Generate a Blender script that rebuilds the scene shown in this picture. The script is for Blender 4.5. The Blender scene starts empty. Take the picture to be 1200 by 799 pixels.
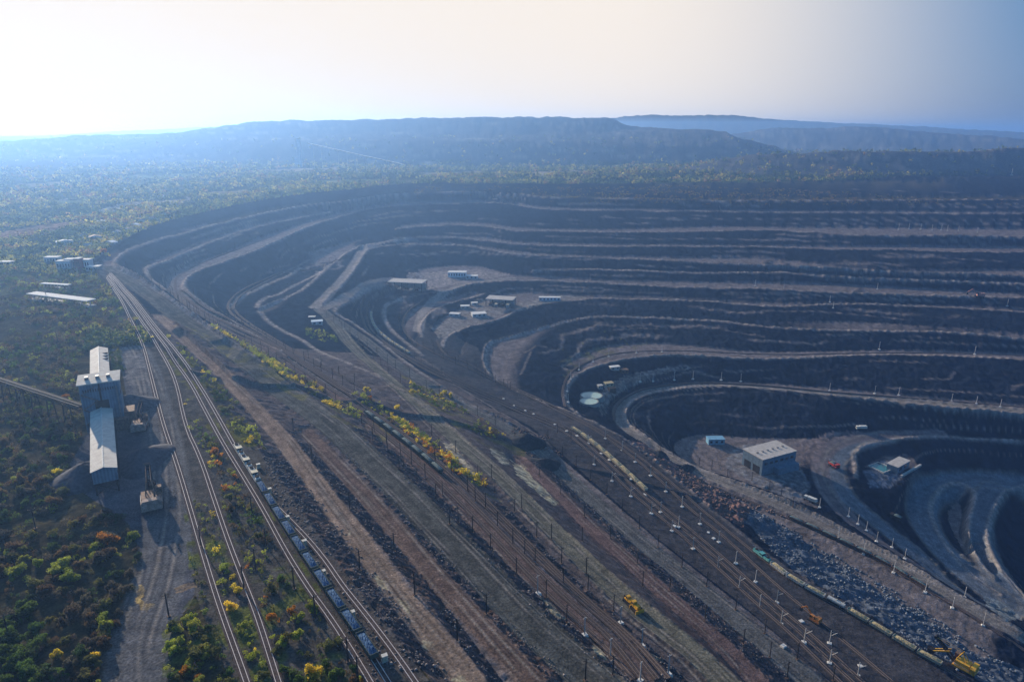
import bpy, math, random
import numpy as np
from mathutils import Vector, Matrix
from mathutils.geometry import delaunay_2d_cdt
from mathutils.bvhtree import BVHTree

random.seed(7)
rng = np.random.default_rng(7)
scene = bpy.context.scene
COL = scene.collection
R = math.radians

# ------------------------------------------------------------------ camera
CAM_H = 170.0
PITCH = R(17.2)
FPX = 800.0
cam_data = bpy.data.cameras.new('camera')
cam_data.sensor_width = 36.0
cam_data.lens = 24.0
cam_data.clip_start = 1.0
cam_data.clip_end = 90000.0
cam = bpy.data.objects.new('camera', cam_data)
cam.location = (0, 0, CAM_H)
cam.rotation_euler = (R(90) - PITCH, 0, 0)
COL.objects.link(cam)
scene.camera = cam

# ------------------------------------------------------------------ world, sun, exposure
SUN_AZ = R(-38.0)      # clockwise from +Y (view direction)
SUN_EL = R(14.5)
world = bpy.data.worlds.new('World')
scene.world = world
world.use_nodes = True
wn = world.node_tree.nodes
bg = wn['Background']
sky = wn.new('ShaderNodeTexSky')
sky.sky_type = 'NISHITA'
sky.sun_disc = False
sky.sun_elevation = SUN_EL
sky.sun_rotation = SUN_AZ
sky.altitude = 100
sky.air_density = 1.0
sky.dust_density = 1.2
sky.ozone_density = 4.0
hs = wn.new('ShaderNodeHueSaturation')
hs.inputs['Saturation'].default_value = 1.6
world.node_tree.links.new(sky.outputs[0], hs.inputs['Color'])
gm = wn.new('ShaderNodeGamma'); gm.inputs[1].default_value = 0.6
world.node_tree.links.new(hs.outputs[0], gm.inputs[0])
# pale autumn haze glow of the low sky round the sun
wl = world.node_tree.links
tcw = wn.new('ShaderNodeTexCoord'); dt = wn.new('ShaderNodeVectorMath'); dt.operation = 'DOT_PRODUCT'
gaz, gel = R(-15), R(6)
dt.inputs[1].default_value = (math.sin(gaz) * math.cos(gel), math.cos(gaz) * math.cos(gel), math.sin(gel))
wl.new(tcw.outputs['Generated'], dt.inputs[0])
mrw = wn.new('ShaderNodeMapRange'); mrw.interpolation_type = 'SMOOTHSTEP'
mrw.inputs[1].default_value = math.cos(R(54)); mrw.inputs[2].default_value = math.cos(R(20))
wl.new(dt.outputs['Value'], mrw.inputs[0])
mxw = wn.new('ShaderNodeMix'); mxw.data_type = 'RGBA'
clear = wn.new('ShaderNodeMix'); clear.data_type = 'RGBA'; clear.inputs[0].default_value = 0.65
wl.new(gm.outputs[0], clear.inputs[6]); clear.inputs[7].default_value = (0.5, 1.25, 2.9, 1)
wl.new(mrw.outputs[0], mxw.inputs[0]); wl.new(clear.outputs[2], mxw.inputs[6]); mxw.inputs[7].default_value = (5.3, 4.8, 4.3, 1)
wl.new(mxw.outputs[2], bg.inputs[0])
bg.inputs[1].default_value = 0.113

sun_data = bpy.data.lights.new('sun', 'SUN')
sun_data.energy = 5.0
sun_data.angle = R(0.6)
sun_data.color = (1.0, 0.87, 0.70)
sun = bpy.data.objects.new('sun', sun_data)
sdir = Vector((math.sin(SUN_AZ) * math.cos(SUN_EL), math.cos(SUN_AZ) * math.cos(SUN_EL), math.sin(SUN_EL)))
sun.rotation_euler = sdir.to_track_quat('Z', 'Y').to_euler()
sun.location = sdir * 3000
COL.objects.link(sun)

vs = scene.view_settings
scene.display_settings.display_device = 'sRGB'
vs.view_transform = 'Standard'
vs.look = 'None'
vs.exposure = 0.7
vs.gamma = 1.0
vs.use_curve_mapping = False
cy = scene.cycles
cy.max_bounces = 4
cy.diffuse_bounces = 2
cy.glossy_bounces = 2
cy.transmission_bounces = 2
cy.transparent_max_bounces = 6
cy.volume_bounces = 1
cy.use_adaptive_sampling = True
cy.adaptive_threshold = 0.02
cy.use_denoising = True

# ------------------------------------------------------------------ unprojection helpers (pixels of the 1200x799 photograph)
CT, ST = math.cos(PITCH), math.sin(PITCH)
def P(x, y, z):
    """point of height z seen at photograph pixel (x, y)"""
    v = y - 399.5
    den = v * CT + FPX * ST
    k = (CAM_H - z) / den
    return ((x - 600) * k, (FPX * CT - v * ST) * k, z)
def PD(x, y, D):
    """point at forward distance D seen at photograph pixel (x, y)"""
    v = y - 399.5
    k = D / (FPX * CT - v * ST)
    return ((x - 600) * k, D, CAM_H - k * (v * CT + FPX * ST))

# ------------------------------------------------------------------ material helpers
MATS = {}
def mat(name, color, rough=0.8, metal=0.0, noise=0.0, nscale=0.5, bump=0.0, emit=None, spec=0.12, obj_color=False, coords='Object', dirt=None):
    """principled material with procedural mottling (object coordinates, metres)"""
    if name in MATS: return MATS[name]
    m = bpy.data.materials.new(name); m.use_nodes = True
    nt = m.node_tree; N = nt.nodes; L = nt.links
    b = N['Principled BSDF']
    b.inputs['Roughness'].default_value = rough
    b.inputs['Metallic'].default_value = metal
    b.inputs['Specular IOR Level'].default_value = spec
    src = None
    if obj_color:
        oi = N.new('ShaderNodeObjectInfo'); src = oi.outputs['Color']
    c = tuple(color) + (1,)
    if noise > 0 or obj_color:
        tc = N.new('ShaderNodeTexCoord')
        n1 = N.new('ShaderNodeTexNoise'); n1.inputs['Scale'].default_value = nscale; n1.inputs['Detail'].default_value = 5
        L.new(tc.outputs[coords], n1.inputs['Vector'])
        mr = N.new('ShaderNodeMapRange'); mr.inputs[1].default_value = 0.3; mr.inputs[2].default_value = 0.7
        mr.inputs[3].default_value = 1 - noise; mr.inputs[4].default_value = 1 + noise
        L.new(n1.outputs['Fac'], mr.inputs[0])
        mx = N.new('ShaderNodeVectorMath'); mx.operation = 'SCALE'
        if src: L.new(src, mx.inputs[0])
        else: mx.inputs[0].default_value = color
        L.new(mr.outputs[0], mx.inputs['Scale'])
        out = mx.outputs[0]
        if dirt:
            n2 = N.new('ShaderNodeTexNoise'); n2.inputs['Scale'].default_value = nscale * 3.1; n2.inputs['Detail'].default_value = 6
            L.new(tc.outputs[coords], n2.inputs['Vector'])
            r2 = N.new('ShaderNodeMapRange'); r2.inputs[1].default_value = 0.5; r2.inputs[2].default_value = 0.72
            L.new(n2.outputs['Fac'], r2.inputs[0])
            mm = N.new('ShaderNodeMix'); mm.data_type = 'RGBA'
            L.new(r2.outputs[0], mm.inputs[0]); L.new(out, mm.inputs[6]); mm.inputs[7].default_value = tuple(dirt) + (1,)
            out = mm.outputs[2]
        L.new(out, b.inputs['Base Color'])
        if bump > 0:
            bp = N.new('ShaderNodeBump'); bp.inputs['Strength'].default_value = 0.7; bp.inputs['Distance'].default_value = bump
            L.new(n1.outputs['Fac'], bp.inputs['Height']); L.new(bp.outputs[0], b.inputs['Normal'])
    else:
        b.inputs['Base Color'].default_value = c
    if emit:
        b.inputs['Emission Color'].default_value = tuple(emit[0]) + (1,); b.inputs['Emission Strength'].default_value = emit[1]
    MATS[name] = m
    return m

# ------------------------------------------------------------------ noise (numpy)
_perm = rng.random((512, 512)).astype(np.float32)
def vnoise(x, y):
    xi = np.floor(x).astype(np.int64); yi = np.floor(y).astype(np.int64)
    fx = (x - xi).astype(np.float32); fy = (y - yi).astype(np.float32)
    fx = fx * fx * (3 - 2 * fx); fy = fy * fy * (3 - 2 * fy)
    a = _perm[xi & 511, yi & 511]; b = _perm[(xi + 1) & 511, yi & 511]
    c = _perm[xi & 511, (yi + 1) & 511]; d = _perm[(xi + 1) & 511, (yi + 1) & 511]
    return (a * (1 - fx) + b * fx) * (1 - fy) + (c * (1 - fx) + d * fx) * fy
def fbm(x, y, s, o=4, ridge=False):
    x = x / s; y = y / s
    t = 0; amp = 1; tot = 0
    for k in range(o):
        n = vnoise(x + 17.3 * k, y + 9.1 * k)
        if ridge: n = 1 - np.abs(2 * n - 1)
        t = t + n * amp; tot += amp; amp *= 0.5; x = x * 2.03; y = y * 2.03
    return t / tot
# ------------------------------------------------------------------ terrain break lines
# each: list of (x, y, z) traced on the photograph, z linear between given values (None = interpolate)
# the end 'R' goes on eastwards out of view, the end 'B' goes on along the pit edge towards and past the viewer
def zfill(pts):
    idx = [i for i, p in enumerate(pts) if len(p) > 2]
    out = []
    for i, p in enumerate(pts):
        if len(p) > 2: z = p[2]
        else:
            a = max([j for j in idx if j < i], default=None); b = min([j for j in idx if j > i], default=None)
            if a is None: z = pts[b][2]
            elif b is None: z = pts[a][2]
            else: z = pts[a][2] + (pts[b][2] - pts[a][2]) * (i - a) / (b - a)
        out.append((p[0], p[1], z))
    return out
LINES = []
def line(name, pts, start=None, end=None, raw=False):
    w = [P(*p) for p in zfill(pts)] if not raw else [tuple(p) for p in pts]
    # smooth (Catmull-Rom) resampling
    out = []
    n = len(w)
    for i in range(n - 1):
        p0 = w[max(i - 1, 0)]; p1 = w[i]; p2 = w[i + 1]; p3 = w[min(i + 2, n - 1)]
        L = math.dist(p1[:2], p2[:2]); D = math.hypot(p1[0], p1[1])
        k = max(1, min(8, int(L / (0.02 * D)))) if not raw else 1
        for j in range(k):
            t = j / k
            q = []
            for c in range(3):
                q.append(0.5 * ((2 * p1[c]) + (-p0[c] + p2[c]) * t + (2 * p0[c] - 5 * p1[c] + 4 * p2[c] - p3[c]) * t * t + (-p0[c] + 3 * p1[c] - 3 * p2[c] + p3[c]) * t ** 3) if k > 1 else p1[c])
            q[2] = p1[2] + (p2[2] - p1[2]) * t
            out.append(tuple(q))
    out.append(w[-1])
    def ext(p, mode):
        if mode == 'R': return [(p[0] + d, p[1] + 0.02 * d, p[2]) for d in (400, 1200, 3000)]
        if mode == 'B': return [(p[0] + 0.52 * d, p[1] - 0.85 * d, p[2] - 0.0 * d) for d in (60, 160, 320)]
        return []
    out = ext(out[0], start)[::-1] + out + ext(out[-1], end)
    LINES.append((name, out))
    return out

# --- pit rim on natural ground
line('rim', [(1200,207,0),(1100,208),(1000,212),(900,214),(800,215),(700,216),(640,217),(600,216.5),(540,216),(475,216),(400,224),(337,232),(300,238),(250,247),(200,260),(160,275),(130,291),(114,302),(108,312,0),(114,322,0),(124,334),(138,352),(160,378),(180,397),(205,420),(240,452),(285,498),(310,540),(345,590),(385,645),(430,703),(470,752),(508,799,0)], 'R', 'B')
# --- R1 dirt road shelf
line('r1t', [(193,386,-5),(217,407,-7),(262,449),(293,485),(318,512),(350,557),(388,610),(438,672),(478,726),(520,788),(528,799,-10)], None, 'B')
line('r1c', [(206,382,-6),(235,408),(267,438),(302,478,-8),(340,510),(372,551),(405,593),(445,640),(485,690),(530,745),(572,799,-10)], None, 'B')
line('r2t', [(352,506,-17),(386,546),(415,580),(460,634),(500,682),(540,734),(588,799,-22)], None, 'B')
line('r2c', [(366,501,-18),(400,533),(435,570),(475,616),(515,664),(550,704),(600,757),(642,799,-22)], None, 'B')
# --- level A (far) = haul road R3 (near)
line('at', [(1200,231,-18),(900,233),(800,234),(725,232),(650,230.5),(600,227),(560,225),(475,227),(400,236),(337,243),(300,249),(225,268,-12),(175,281,-8),(140,293,-5),(122,304,-3),(119,313,-3),(128,323),(145,337,-4),(172,357,-6),(200,374),(240,401),(280,434),(320,464,-18),(360,490),(388,511),(415,538),(450,575),(485,611),(520,648),(550,677),(577,704),(612,744),(645,776),(672,799,-34)], 'R', 'B')
line('ac', [(1200,235,-18),(900,237),(800,236),(725,234),(650,233),(600,229),(560,227),(475,229),(400,238),(337,246),(300,253),(225,273,-12),(175,286,-8),(148,297,-5),(136,306,-3),(136,313),(158,325,-4),(190,345,-6),(225,370),(265,400,-12),(310,430,-18),(345,455),(385,483),(415,508),(450,540),(490,575),(525,610),(560,647),(600,690),(635,725),(672,757),(724,799,-34)], 'R', 'B')
# --- level B shelf on the left
line('bt', [(385,249,-31),(350,254,-27),(300,264),(250,279),(220,291),(180,307,-20),(157,318,-17),(156,323,-15),(166,331,-14),(190,348,-14)])
line('bc', [(387,250.5,-31),(350,256.5,-27),(300,268),(250,284),(220,297),(184,312,-20),(172,321,-18),(178,331,-17),(196,345,-15)])
# --- level C = rail shelf R4 (near)
line('ct', [(1200,249,-35),(900,247),(800,246),(725,245),(675,244.5),(625,242),(600,237),(575,235),(525,237),(475,238),(425,244),(375,256),(337,269),(300,282),(265,297,-33),(225,310),(201,321),(194,332,-32),(198,345),(212,358),(232,371),(265,393),(310,420,-34),(350,446),(395,475),(437,505),(475,541),(510,573),(545,610),(580,646),(620,686),(665,725),(705,759),(750,799,-46)], 'R', 'B')
line('cc', [(1200,252.5,-35),(900,250),(800,249),(725,248),(675,247.5),(625,245),(600,241),(575,239),(525,240),(475,242),(425,248),(375,262),(340,276),(310,290),(282,301,-33),(250,312),(225,323),(215,335,-32),(222,347),(240,360),(275,382),(310,402,-35),(345,425),(385,450),(425,474),(460,497),(500,527),(525,548),(555,580),(588,618),(628,658),(668,697),(703,728),(740,760),(780,799,-47)], 'R', 'B')
# --- level D, ends in the big face on the left
line('dt', [(1200,268,-55),(900,266),(825,266),(700,269),(600,267),(575,263),(537,261),(500,262),(468,265)], 'R')
line('dc', [(1200,279,-55),(1000,277),(900,271),(825,272),(700,273),(600,271),(575,267),(537,265),(500,266),(465,269)], 'R')
# --- level E = yellow-green road R5 (near)
line('et', [(1200,289,-69),(900,288),(775,287),(675,286),(600,283),(575,279),(525,277),(475,278),(420,282,-65),(362,297),(338,310),(300,328,-58),(276,342),(263,356,-54),(266,367),(290,384),(325,404,-50),(365,426),(400,443),(435,460),(470,486),(500,506),(530,531),(560,561),(592,592),(627,630),(660,665),(700,703),(740,738),(775,769),(808,799,-58)], 'R', 'B')
line('ec', [(1200,297,-69),(1000,294),(900,291),(775,290),(675,289),(600,287),(575,283),(525,280),(475,281),(440,286,-66),(412,294),(395,306),(380,318),(368,332),(350,345),(325,356,-59),(306,364),(308,373,-57),(325,386),(355,402),(375,415,-56),(400,426),(435,440),(470,458),(495,477),(520,496),(550,517),(580,545),(607,571),(640,604),(680,639),(722,678),(760,708),(800,741),(830,766),(866,799,-60)], 'R', 'B')
line('e1c', [(352,316,-66),(338,325,-63),(300,343),(276,357),(270,366,-57)])
line('e2t', [(372,316,-67),(352,329,-65),(316,347),(298,357),(294,364,-58)])
line('e2c', [(376,320,-67),(356,333,-66),(322,349),(304,358),(301,364,-59)])
# --- ramp F down to the junction
line('ft', [(1200,317,-81),(1025,316),(900,303),(825,302),(750,301),(650,298),(600,294),(550,287),(500,284.5),(452,286,-71),(431,289.5,-69),(418,296),(400,325),(380,345),(362,362,-62)], 'R')
line('fc', [(1200,324,-81),(1025,319),(900,312),(800,308),(750,305),(650,301),(600,298),(550,290),(500,287.5),(455,289,-71),(434,293,-69),(424,302),(405,330),(385,350),(376,360,-63)], 'R')
line('gt', [(1200,331,-88),(1000,324),(900,319),(825,319),(750,317),(685,315),(622,316)], 'R')
line('gc', [(1200,334,-88),(1000,327),(900,321),(825,321),(750,319),(685,317),(625,318)], 'R')
# --- ramp 2 / level N (terrace of the first open shed) = R7 (near)
line('nt', [(1200,344,-97),(1000,334),(900,331),(800,330),(700,327.5),(640,323.5),(600,322),(560,312),(520,312),(490,316,-95),(462,324,-90),(450,329),(430,337),(407,351),(384,362,-65),(380,368,-63),(392,373,-64),(420,393),(455,420),(490,446,-74),(530,471),(570,494),(605,514),(635,539,-85),(670,574),(712,610),(750,643),(785,672),(820,702),(860,735),(905,775),(932,799,-100)], 'R', 'B')
line('nc', [(1200,349.5,-98),(1000,345),(900,341),(812,338),(725,334),(650,331),(600,330),(550,334),(522,343),(505,341),(480,342),(468,340,-95),(460,334,-90),(433,341),(411,355),(392,367,-66),(415,381),(442,401),(472,424),(505,446,-75),(545,470),(590,493),(628,514),(658,538,-86),(693,567),(732,600),(772,634),(805,660),(850,695),(900,735),(950,778),(973,799,-100)], 'R', 'B')
# --- R6 berm shelf between R5 and R7
line('r6t', [(600,538,-76),(642,574),(685,620),(725,655),(760,690),(800,725),(845,768),(874,799,-82)], None, 'B')
line('r6c', [(617,537,-77),(657,572),(700,615),(740,650),(780,685),(820,720),(860,757),(902,799,-84)], None, 'B')
# --- shelf with the white train, and the ribbon road under the first shed
line('n2t', [(462,347,-99),(446,350),(435,362,-98),(429,378),(434,392,-97),(452,406),(482,427),(520,452),(560,477),(600,499,-98),(632,520),(662,544,-101),(697,573),(736,605),(776,638),(812,668),(855,703),(905,742),(952,782),(975,802,-107)], None, 'B')
line('n2c', [(474,350,-100),(455,358),(450,370),(456,385,-100),(472,400),(495,418)])
line('qt', [(560,341,-103),(530,348),(505,354),(482,365),(470,378),(474,392,-103),(488,408)])
line('qc', [(566,346,-104),(535,354),(512,362),(498,372),(492,384),(494,396,-104)])
# --- level M (second open shed)
line('mt', [(1200,361,-106),(1112,357),(1000,354),(900,354),(750,347),(680,346),(640,344),(600,343),(566,352),(540,362),(515,377),(506,390,-106)], 'R')
line('mc', [(1200,367,-107),(1112,361),(1000,358),(900,360),(825,355),(750,352),(700,351),(650,355),(615,360),(600,368),(575,378),(545,385),(523,396),(519,408,-107)], 'R')
# --- level I: yard
line('it', [(1200,391,-115),(1100,383),(1000,377),(900,377),(825,372),(750,369),(700,367),(650,371),(600,381),(560,394),(542,406),(538,418,-112)], 'R')
line('ic', [(1200,398,-116),(1100,390),(1000,388),(900,385),(850,379),(750,374),(712,373),(675,376),(637,386),(600,396),(577,402),(569,412),(568,425),(573,438),(587,450),(605,459),(625,468),(657,480,-116),(690,494),(712,505),(735,517),(760,535),(785,556),(830,594),(865,622),(897,648),(930,670),(990,706),(1040,736),(1090,766),(1140,796,-126)], 'R', 'B')
# --- level J
line('jt', [(1200,414,-129),(1050,410),(900,412),(812,405),(762,402),(712,406),(682,415),(664,428),(655,442),(652,458),(657,473,-120),(668,484,-118)], 'R')
line('jc', [(1200,422,-129),(1150,419),(1025,416),(925,420),(862,420),(812,417),(762,418),(725,423),(687,434),(669,448),(662,463),(666,477,-122),(677,486,-119)], 'R')
# --- pond platform
line('pt', [(822,431,-136),(775,431),(740,437),(704,447),(685,459),(678,472),(684,485,-130)])
line('pc', [(815,434,-137),(775,439),(745,446),(720,457),(706,470),(703,485,-134)])
# --- level K and road K
line('kt', [(1200,475,-143),(1100,466),(1000,457),(900,449),(850,447),(800,447),(762,451),(738,460),(718,472),(710,484),(714,496,-141),(730,507),(755,522),(785,541),(830,568),(870,592),(905,613),(950,642),(1000,674),(1050,706),(1100,738),(1150,772),(1190,799,-150)], 'R', 'B')
line('kc', [(1200,486,-143),(1100,477),(1050,472),(975,464),(900,456),(837,452),(795,455),(762,461),(742,470),(732,482),(734,495),(746,506),(775,526),(812,546),(850,561),(900,580,-143),(950,602),(1000,628),(1050,655),(1100,684),(1150,713),(1200,742,-150)], 'R')
# --- level L: hall terrace, spiral road
line('lt', [(1200,510,-162),(1100,504),(1020,504),(985,510),(950,513),(880,513),(835,509),(805,512),(790,519),(789,528),(800,538),(830,552),(860,561),(893,573,-162),(925,584),(960,598,-165),(1000,617,-169),(1050,643,-177),(1100,673,-184),(1150,702,-188),(1200,731,-190)], 'R')
line('lc', [(1200,518,-163),(1100,512),(1050,515),(1012,522),(1001,532),(1003,548,-165),(1003,560,-166)], 'R')
line('ltb', [(998,572,-167),(1012,585,-170),(1030,596,-174),(1045,612,-178),(1070,634,-182),(1094,651,-187)])
line('pad', [(1010,549,-170),(1035,536),(1060,533),(1078,546),(1070,558),(1050,574),(1035,588,-174)])
line('fl1', [(1200,557,-188),(1125,555),(1096,562),(1078,576),(1064,592),(1064,603),(1078,622),(1097,649,-188)], 'R')
line('h1c', [(1172,697,-190),(1140,675),(1115,648),(1098,620),(1091,600),(1094,583),(1104,571),(1118,566),(1131,568),(1142,577),(1138,597),(1134,620),(1145,650),(1165,677,-190)])
line('h1f', [(1158,678,-203),(1132,650),(1114,618),(1110,600),(1118,590),(1126,590),(1128,606),(1124,628),(1140,656,-203)])
line('h2c', [(1230,570,-192),(1200,571),(1180,576),(1165,600),(1158,630),(1170,662),(1200,700),(1225,725,-192)], 'R')
line('h2f', [(1240,598,-212),(1205,596),(1190,602),(1182,620),(1180,640),(1195,670),(1225,705,-212)], 'R')
line('ctr', [(1215,630,-222),(1203,640,-222),(1215,665,-222)])
# --- beyond the rim: plain, dumps and far ridges
W = lambda L: [PD(*p) for p in L]
line('near_left', [(-2600,-300,0),(-1200,200,0),(-520,100,0),(-260,-60,0),(-60,-300,0)], raw=True)
line('plain1', [(-4200,1300,0),(-2600,1700,0),(-1700,1500,0),(-1100,1500,-2)], raw=True)
line('plain2', [(-3500,2700,4),(-2100,2450,10),(-1200,2500,-4),(-300,2500,6),(500,2450,0),(1100,2420,0),(1900,2480,0),(3600,2700,10)], raw=True)
line('dumpA_toe', W([(-300,186,3700),(0,185,3700),(120,184,3650),(250,190,3600),(400,193,3550),(560,196,3500),(700,196,3500),(800,194,3500),(880,190,3600),(960,186,3900)]), raw=True)
line('dumpA_mid', W([(-300,172,4100),(0,172,4050),(120,170,4000),(250,168,4000),(400,166,3950),(560,165,3900),(700,168,3850),(800,171,3800),(870,170,3850),(903,178,4050)]), raw=True)
line('dumpA_mid2', W([(-300,166,4500),(0,166,4400),(95,158,4400),(150,163,4400),(250,156,4400),(400,158,4350),(560,157,4300),(700,157,4300),(800,154,4250),(852,155,4250),(862,163,4250),(900,169,4250),(912,178,4350)]), raw=True)
line('dumpA_top', W([(232,156,5000),(270,146,4900),(300,142,4850),(400,140,4800),(500,138,4800),(600,137,4750),(712,138,4700),(722,141,4700),(733,147,4680),(745,149.5,4600),(800,151,4600),(850,154.5,4600),(858,161,4600),(880,163.5,4600),(905,176,4700)]), raw=True)
line('dumpA_back', [(-2900,6200,10),(-2000,6300,120),(0,6300,150),(700,6200,120),(1300,6000,60),(1900,5600,20)], raw=True)
line('dumpB_toe', W([(760,204,2600),(840,206,2600),(900,206,2550),(1000,206,2500),(1100,209,2450),(1200,209,2400),(1500,210,2400)]), raw=True)
line('dumpB_top', W([(800,197,2850),(850,187,2900),(885,181,2900),(915,179.5,2900),(970,179,2900),(975,176.5,2900),(1040,177.5,2880),(1045,176,2860),(1130,178,2840),(1165,173.5,2820),(1210,173,2800),(1500,170,2800)]), raw=True)
line('dumpB_back', [(1000,3250,20),(1500,3300,60),(2300,3300,65),(3800,3300,60)], raw=True)
line('hillC', W([(840,160,6300),(900,150,6400),(1000,147.5,6300),(1080,152,6200),(1150,158,6000),(1230,167,6000)]), raw=True)
line('hillC_toe', [(1700,5300,0),(2800,5000,0),(4200,4700,0)], raw=True)
line('hillC_back', [(2000,7600,20),(3400,7400,0),(5200,7000,0)], raw=True)
line('hillD', W([(700,140,9600),(760,134,9600),(860,135,9600),(960,143,9500),(1060,147,9500),(1200,155,9300),(1400,160,9000)]), raw=True)
line('hillE', W([(-200,164,9500),(60,159,10500),(150,153,11500),(240,149,12500),(300,146,13000)]), raw=True)
for rr, zz in ((16000, 0), (60000, -10)):
    line('far%d' % rr, [(rr * math.sin(a), rr * math.cos(a), zz) for a in np.linspace(-1.25, 1.25, 13)], raw=True)
line('right_far', [(5200,900,-40),(5200,2000,-10),(5600,3300,0)], raw=True)
line('pit_right_low', [(4300,300,-200),(1800,-100,-190),(900,-500,-190)], raw=True)
line('hem', [(-3000,-2500,0),(0,-2500,-60),(4000,-2500,-150)], raw=True)

def build_tin():
    pts = []; edges = []
    seen = {}
    for n, l in LINES:
        ids = []
        for p in l:
            k = (round(p[0], 1), round(p[1], 1))
            if k not in seen:
                seen[k] = len(pts); pts.append(p)
            ids.append(seen[k])
        edges += [(a, b) for a, b in zip(ids, ids[1:]) if a != b]
    v2, e2, f2, ov, oe, of = delaunay_2d_cdt([Vector((p[0], p[1])) for p in pts], edges, [], 0, 0.01)
    z = []
    # z of every output vertex; intersections take the mean of their edges
    bad = []
    for i, v in enumerate(v2):
        if ov[i]: z.append(sum(pts[j][2] for j in ov[i]) / len(ov[i]))
        else: z.append(None); bad.append(i)
    if bad:
        arr = np.array([(p[0], p[1]) for p in pts])
        for i in bad:
            q = v2[i]; zs = []
            for (a, b) in edges:
                pa, pb = pts[a], pts[b]
                dx, dy = pb[0] - pa[0], pb[1] - pa[1]; L2 = dx * dx + dy * dy
                t = ((q.x - pa[0]) * dx + (q.y - pa[1]) * dy) / L2
                if -0.01 <= t <= 1.01 and abs((q.x - pa[0]) * dy - (q.y - pa[1]) * dx) / math.sqrt(L2) < 0.05:
                    zs.append(pa[2] + t * (pb[2] - pa[2]))
            z[i] = sum(zs) / len(zs) if zs else 0
            if zs and max(zs) - min(zs) > 2 and q.y > 0:
                k = q.y * CT - (z[i] - CAM_H) * ST
                dn = (CAM_H - z[i]) ; dep = q.y * CT + dn * ST
                print('CROSS px', round(600 + q.x * 800 / dep), round(399.5 + (dn * CT - q.y * ST) * 800 / dep), 'z', [round(a) for a in zs])
    V = np.array([(v.x, v.y, zz) for v, zz in zip(v2, z)])
    return V, np.array([f for f in f2 if len(f) == 3])
TV, TF = build_tin()
# ------------------------------------------------------------------ polar height grid
AZ = np.radians(np.linspace(-52, 52, 1130))
rs = [45.0]
while rs[-1] < 60000:
    r_ = rs[-1]
    he = 175 if r_ < 320 else (240 if r_ < 520 else 330)
    d = 1.15 * r_ * r_ / (800 * he)
    d = min(max(d, 0.5), 0.03 * r_)
    if r_ < 160: d = 2.0
    rs.append(r_ + d)
RS = np.array(rs)
GA, GR = np.meshgrid(AZ, RS)
GX = GR * np.sin(GA); GY = GR * np.cos(GA)
GZ = np.full(GX.shape, np.nan)
for f in TF:
    a, b, c = TV[f[0]], TV[f[1]], TV[f[2]]
    det = (b[1] - c[1]) * (a[0] - c[0]) + (c[0] - b[0]) * (a[1] - c[1])
    if abs(det) < 1e-6: continue
    if max(a[1], b[1], c[1]) < -2400: pass
    r = [math.hypot(p[0], p[1]) for p in (a, b, c)]
    az = [math.atan2(p[0], p[1]) for p in (a, b, c)]
    # min distance of the triangle to the origin (edges)
    inside = ((b[0]-a[0])*(-a[1]) - (b[1]-a[1])*(-a[0]) > 0) == ((c[0]-b[0])*(-b[1]) - (c[1]-b[1])*(-b[0]) > 0) == ((a[0]-c[0])*(-c[1]) - (a[1]-c[1])*(-c[0]) > 0)
    rmin = 1e9
    for p, q in ((a, b), (b, c), (c, a)):
        dx, dy = q[0] - p[0], q[1] - p[1]
        t = max(0, min(1, -(p[0] * dx + p[1] * dy) / (dx * dx + dy * dy + 1e-9)))
        rmin = min(rmin, math.hypot(p[0] + t * dx, p[1] + t * dy))
    wrap = (max(az) - min(az) > math.pi * 0.9)
    if wrap: rmin = 0; a0, a1 = -9, 9
    else: a0, a1 = min(az), max(az)
    j0 = max(0, np.searchsorted(AZ, a0) - 1); j1 = min(len(AZ), np.searchsorted(AZ, a1) + 1)
    i0 = max(0, np.searchsorted(RS, rmin) - 1); i1 = min(len(RS), np.searchsorted(RS, max(r)) + 1)
    if j0 >= j1 or i0 >= i1: continue
    X = GX[i0:i1, j0:j1]; Y = GY[i0:i1, j0:j1]
    u = ((b[1] - c[1]) * (X - c[0]) + (c[0] - b[0]) * (Y - c[1])) / det
    v = ((c[1] - a[1]) * (X - c[0]) + (a[0] - c[0]) * (Y - c[1])) / det
    w = 1 - u - v
    m = (u >= -1e-5) & (v >= -1e-5) & (w >= -1e-5)
    if not m.any(): continue
    sub = GZ[i0:i1, j0:j1]; sub[m] = (u * a[2] + v * b[2] + w * c[2])[m]
GZ[np.isnan(GZ)] = 0.0

def in_poly(X, Y, poly):
    ins = np.zeros(X.shape, bool)
    n = len(poly)
    for i in range(n):
        x1, y1 = poly[i]; x2, y2 = poly[(i + 1) % n]
        if y1 == y2: continue
        c = ((y1 > Y) != (y2 > Y)) & (X < (x2 - x1) * (Y - y1) / (y2 - y1) + x1)
        ins ^= c
    return ins
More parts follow.
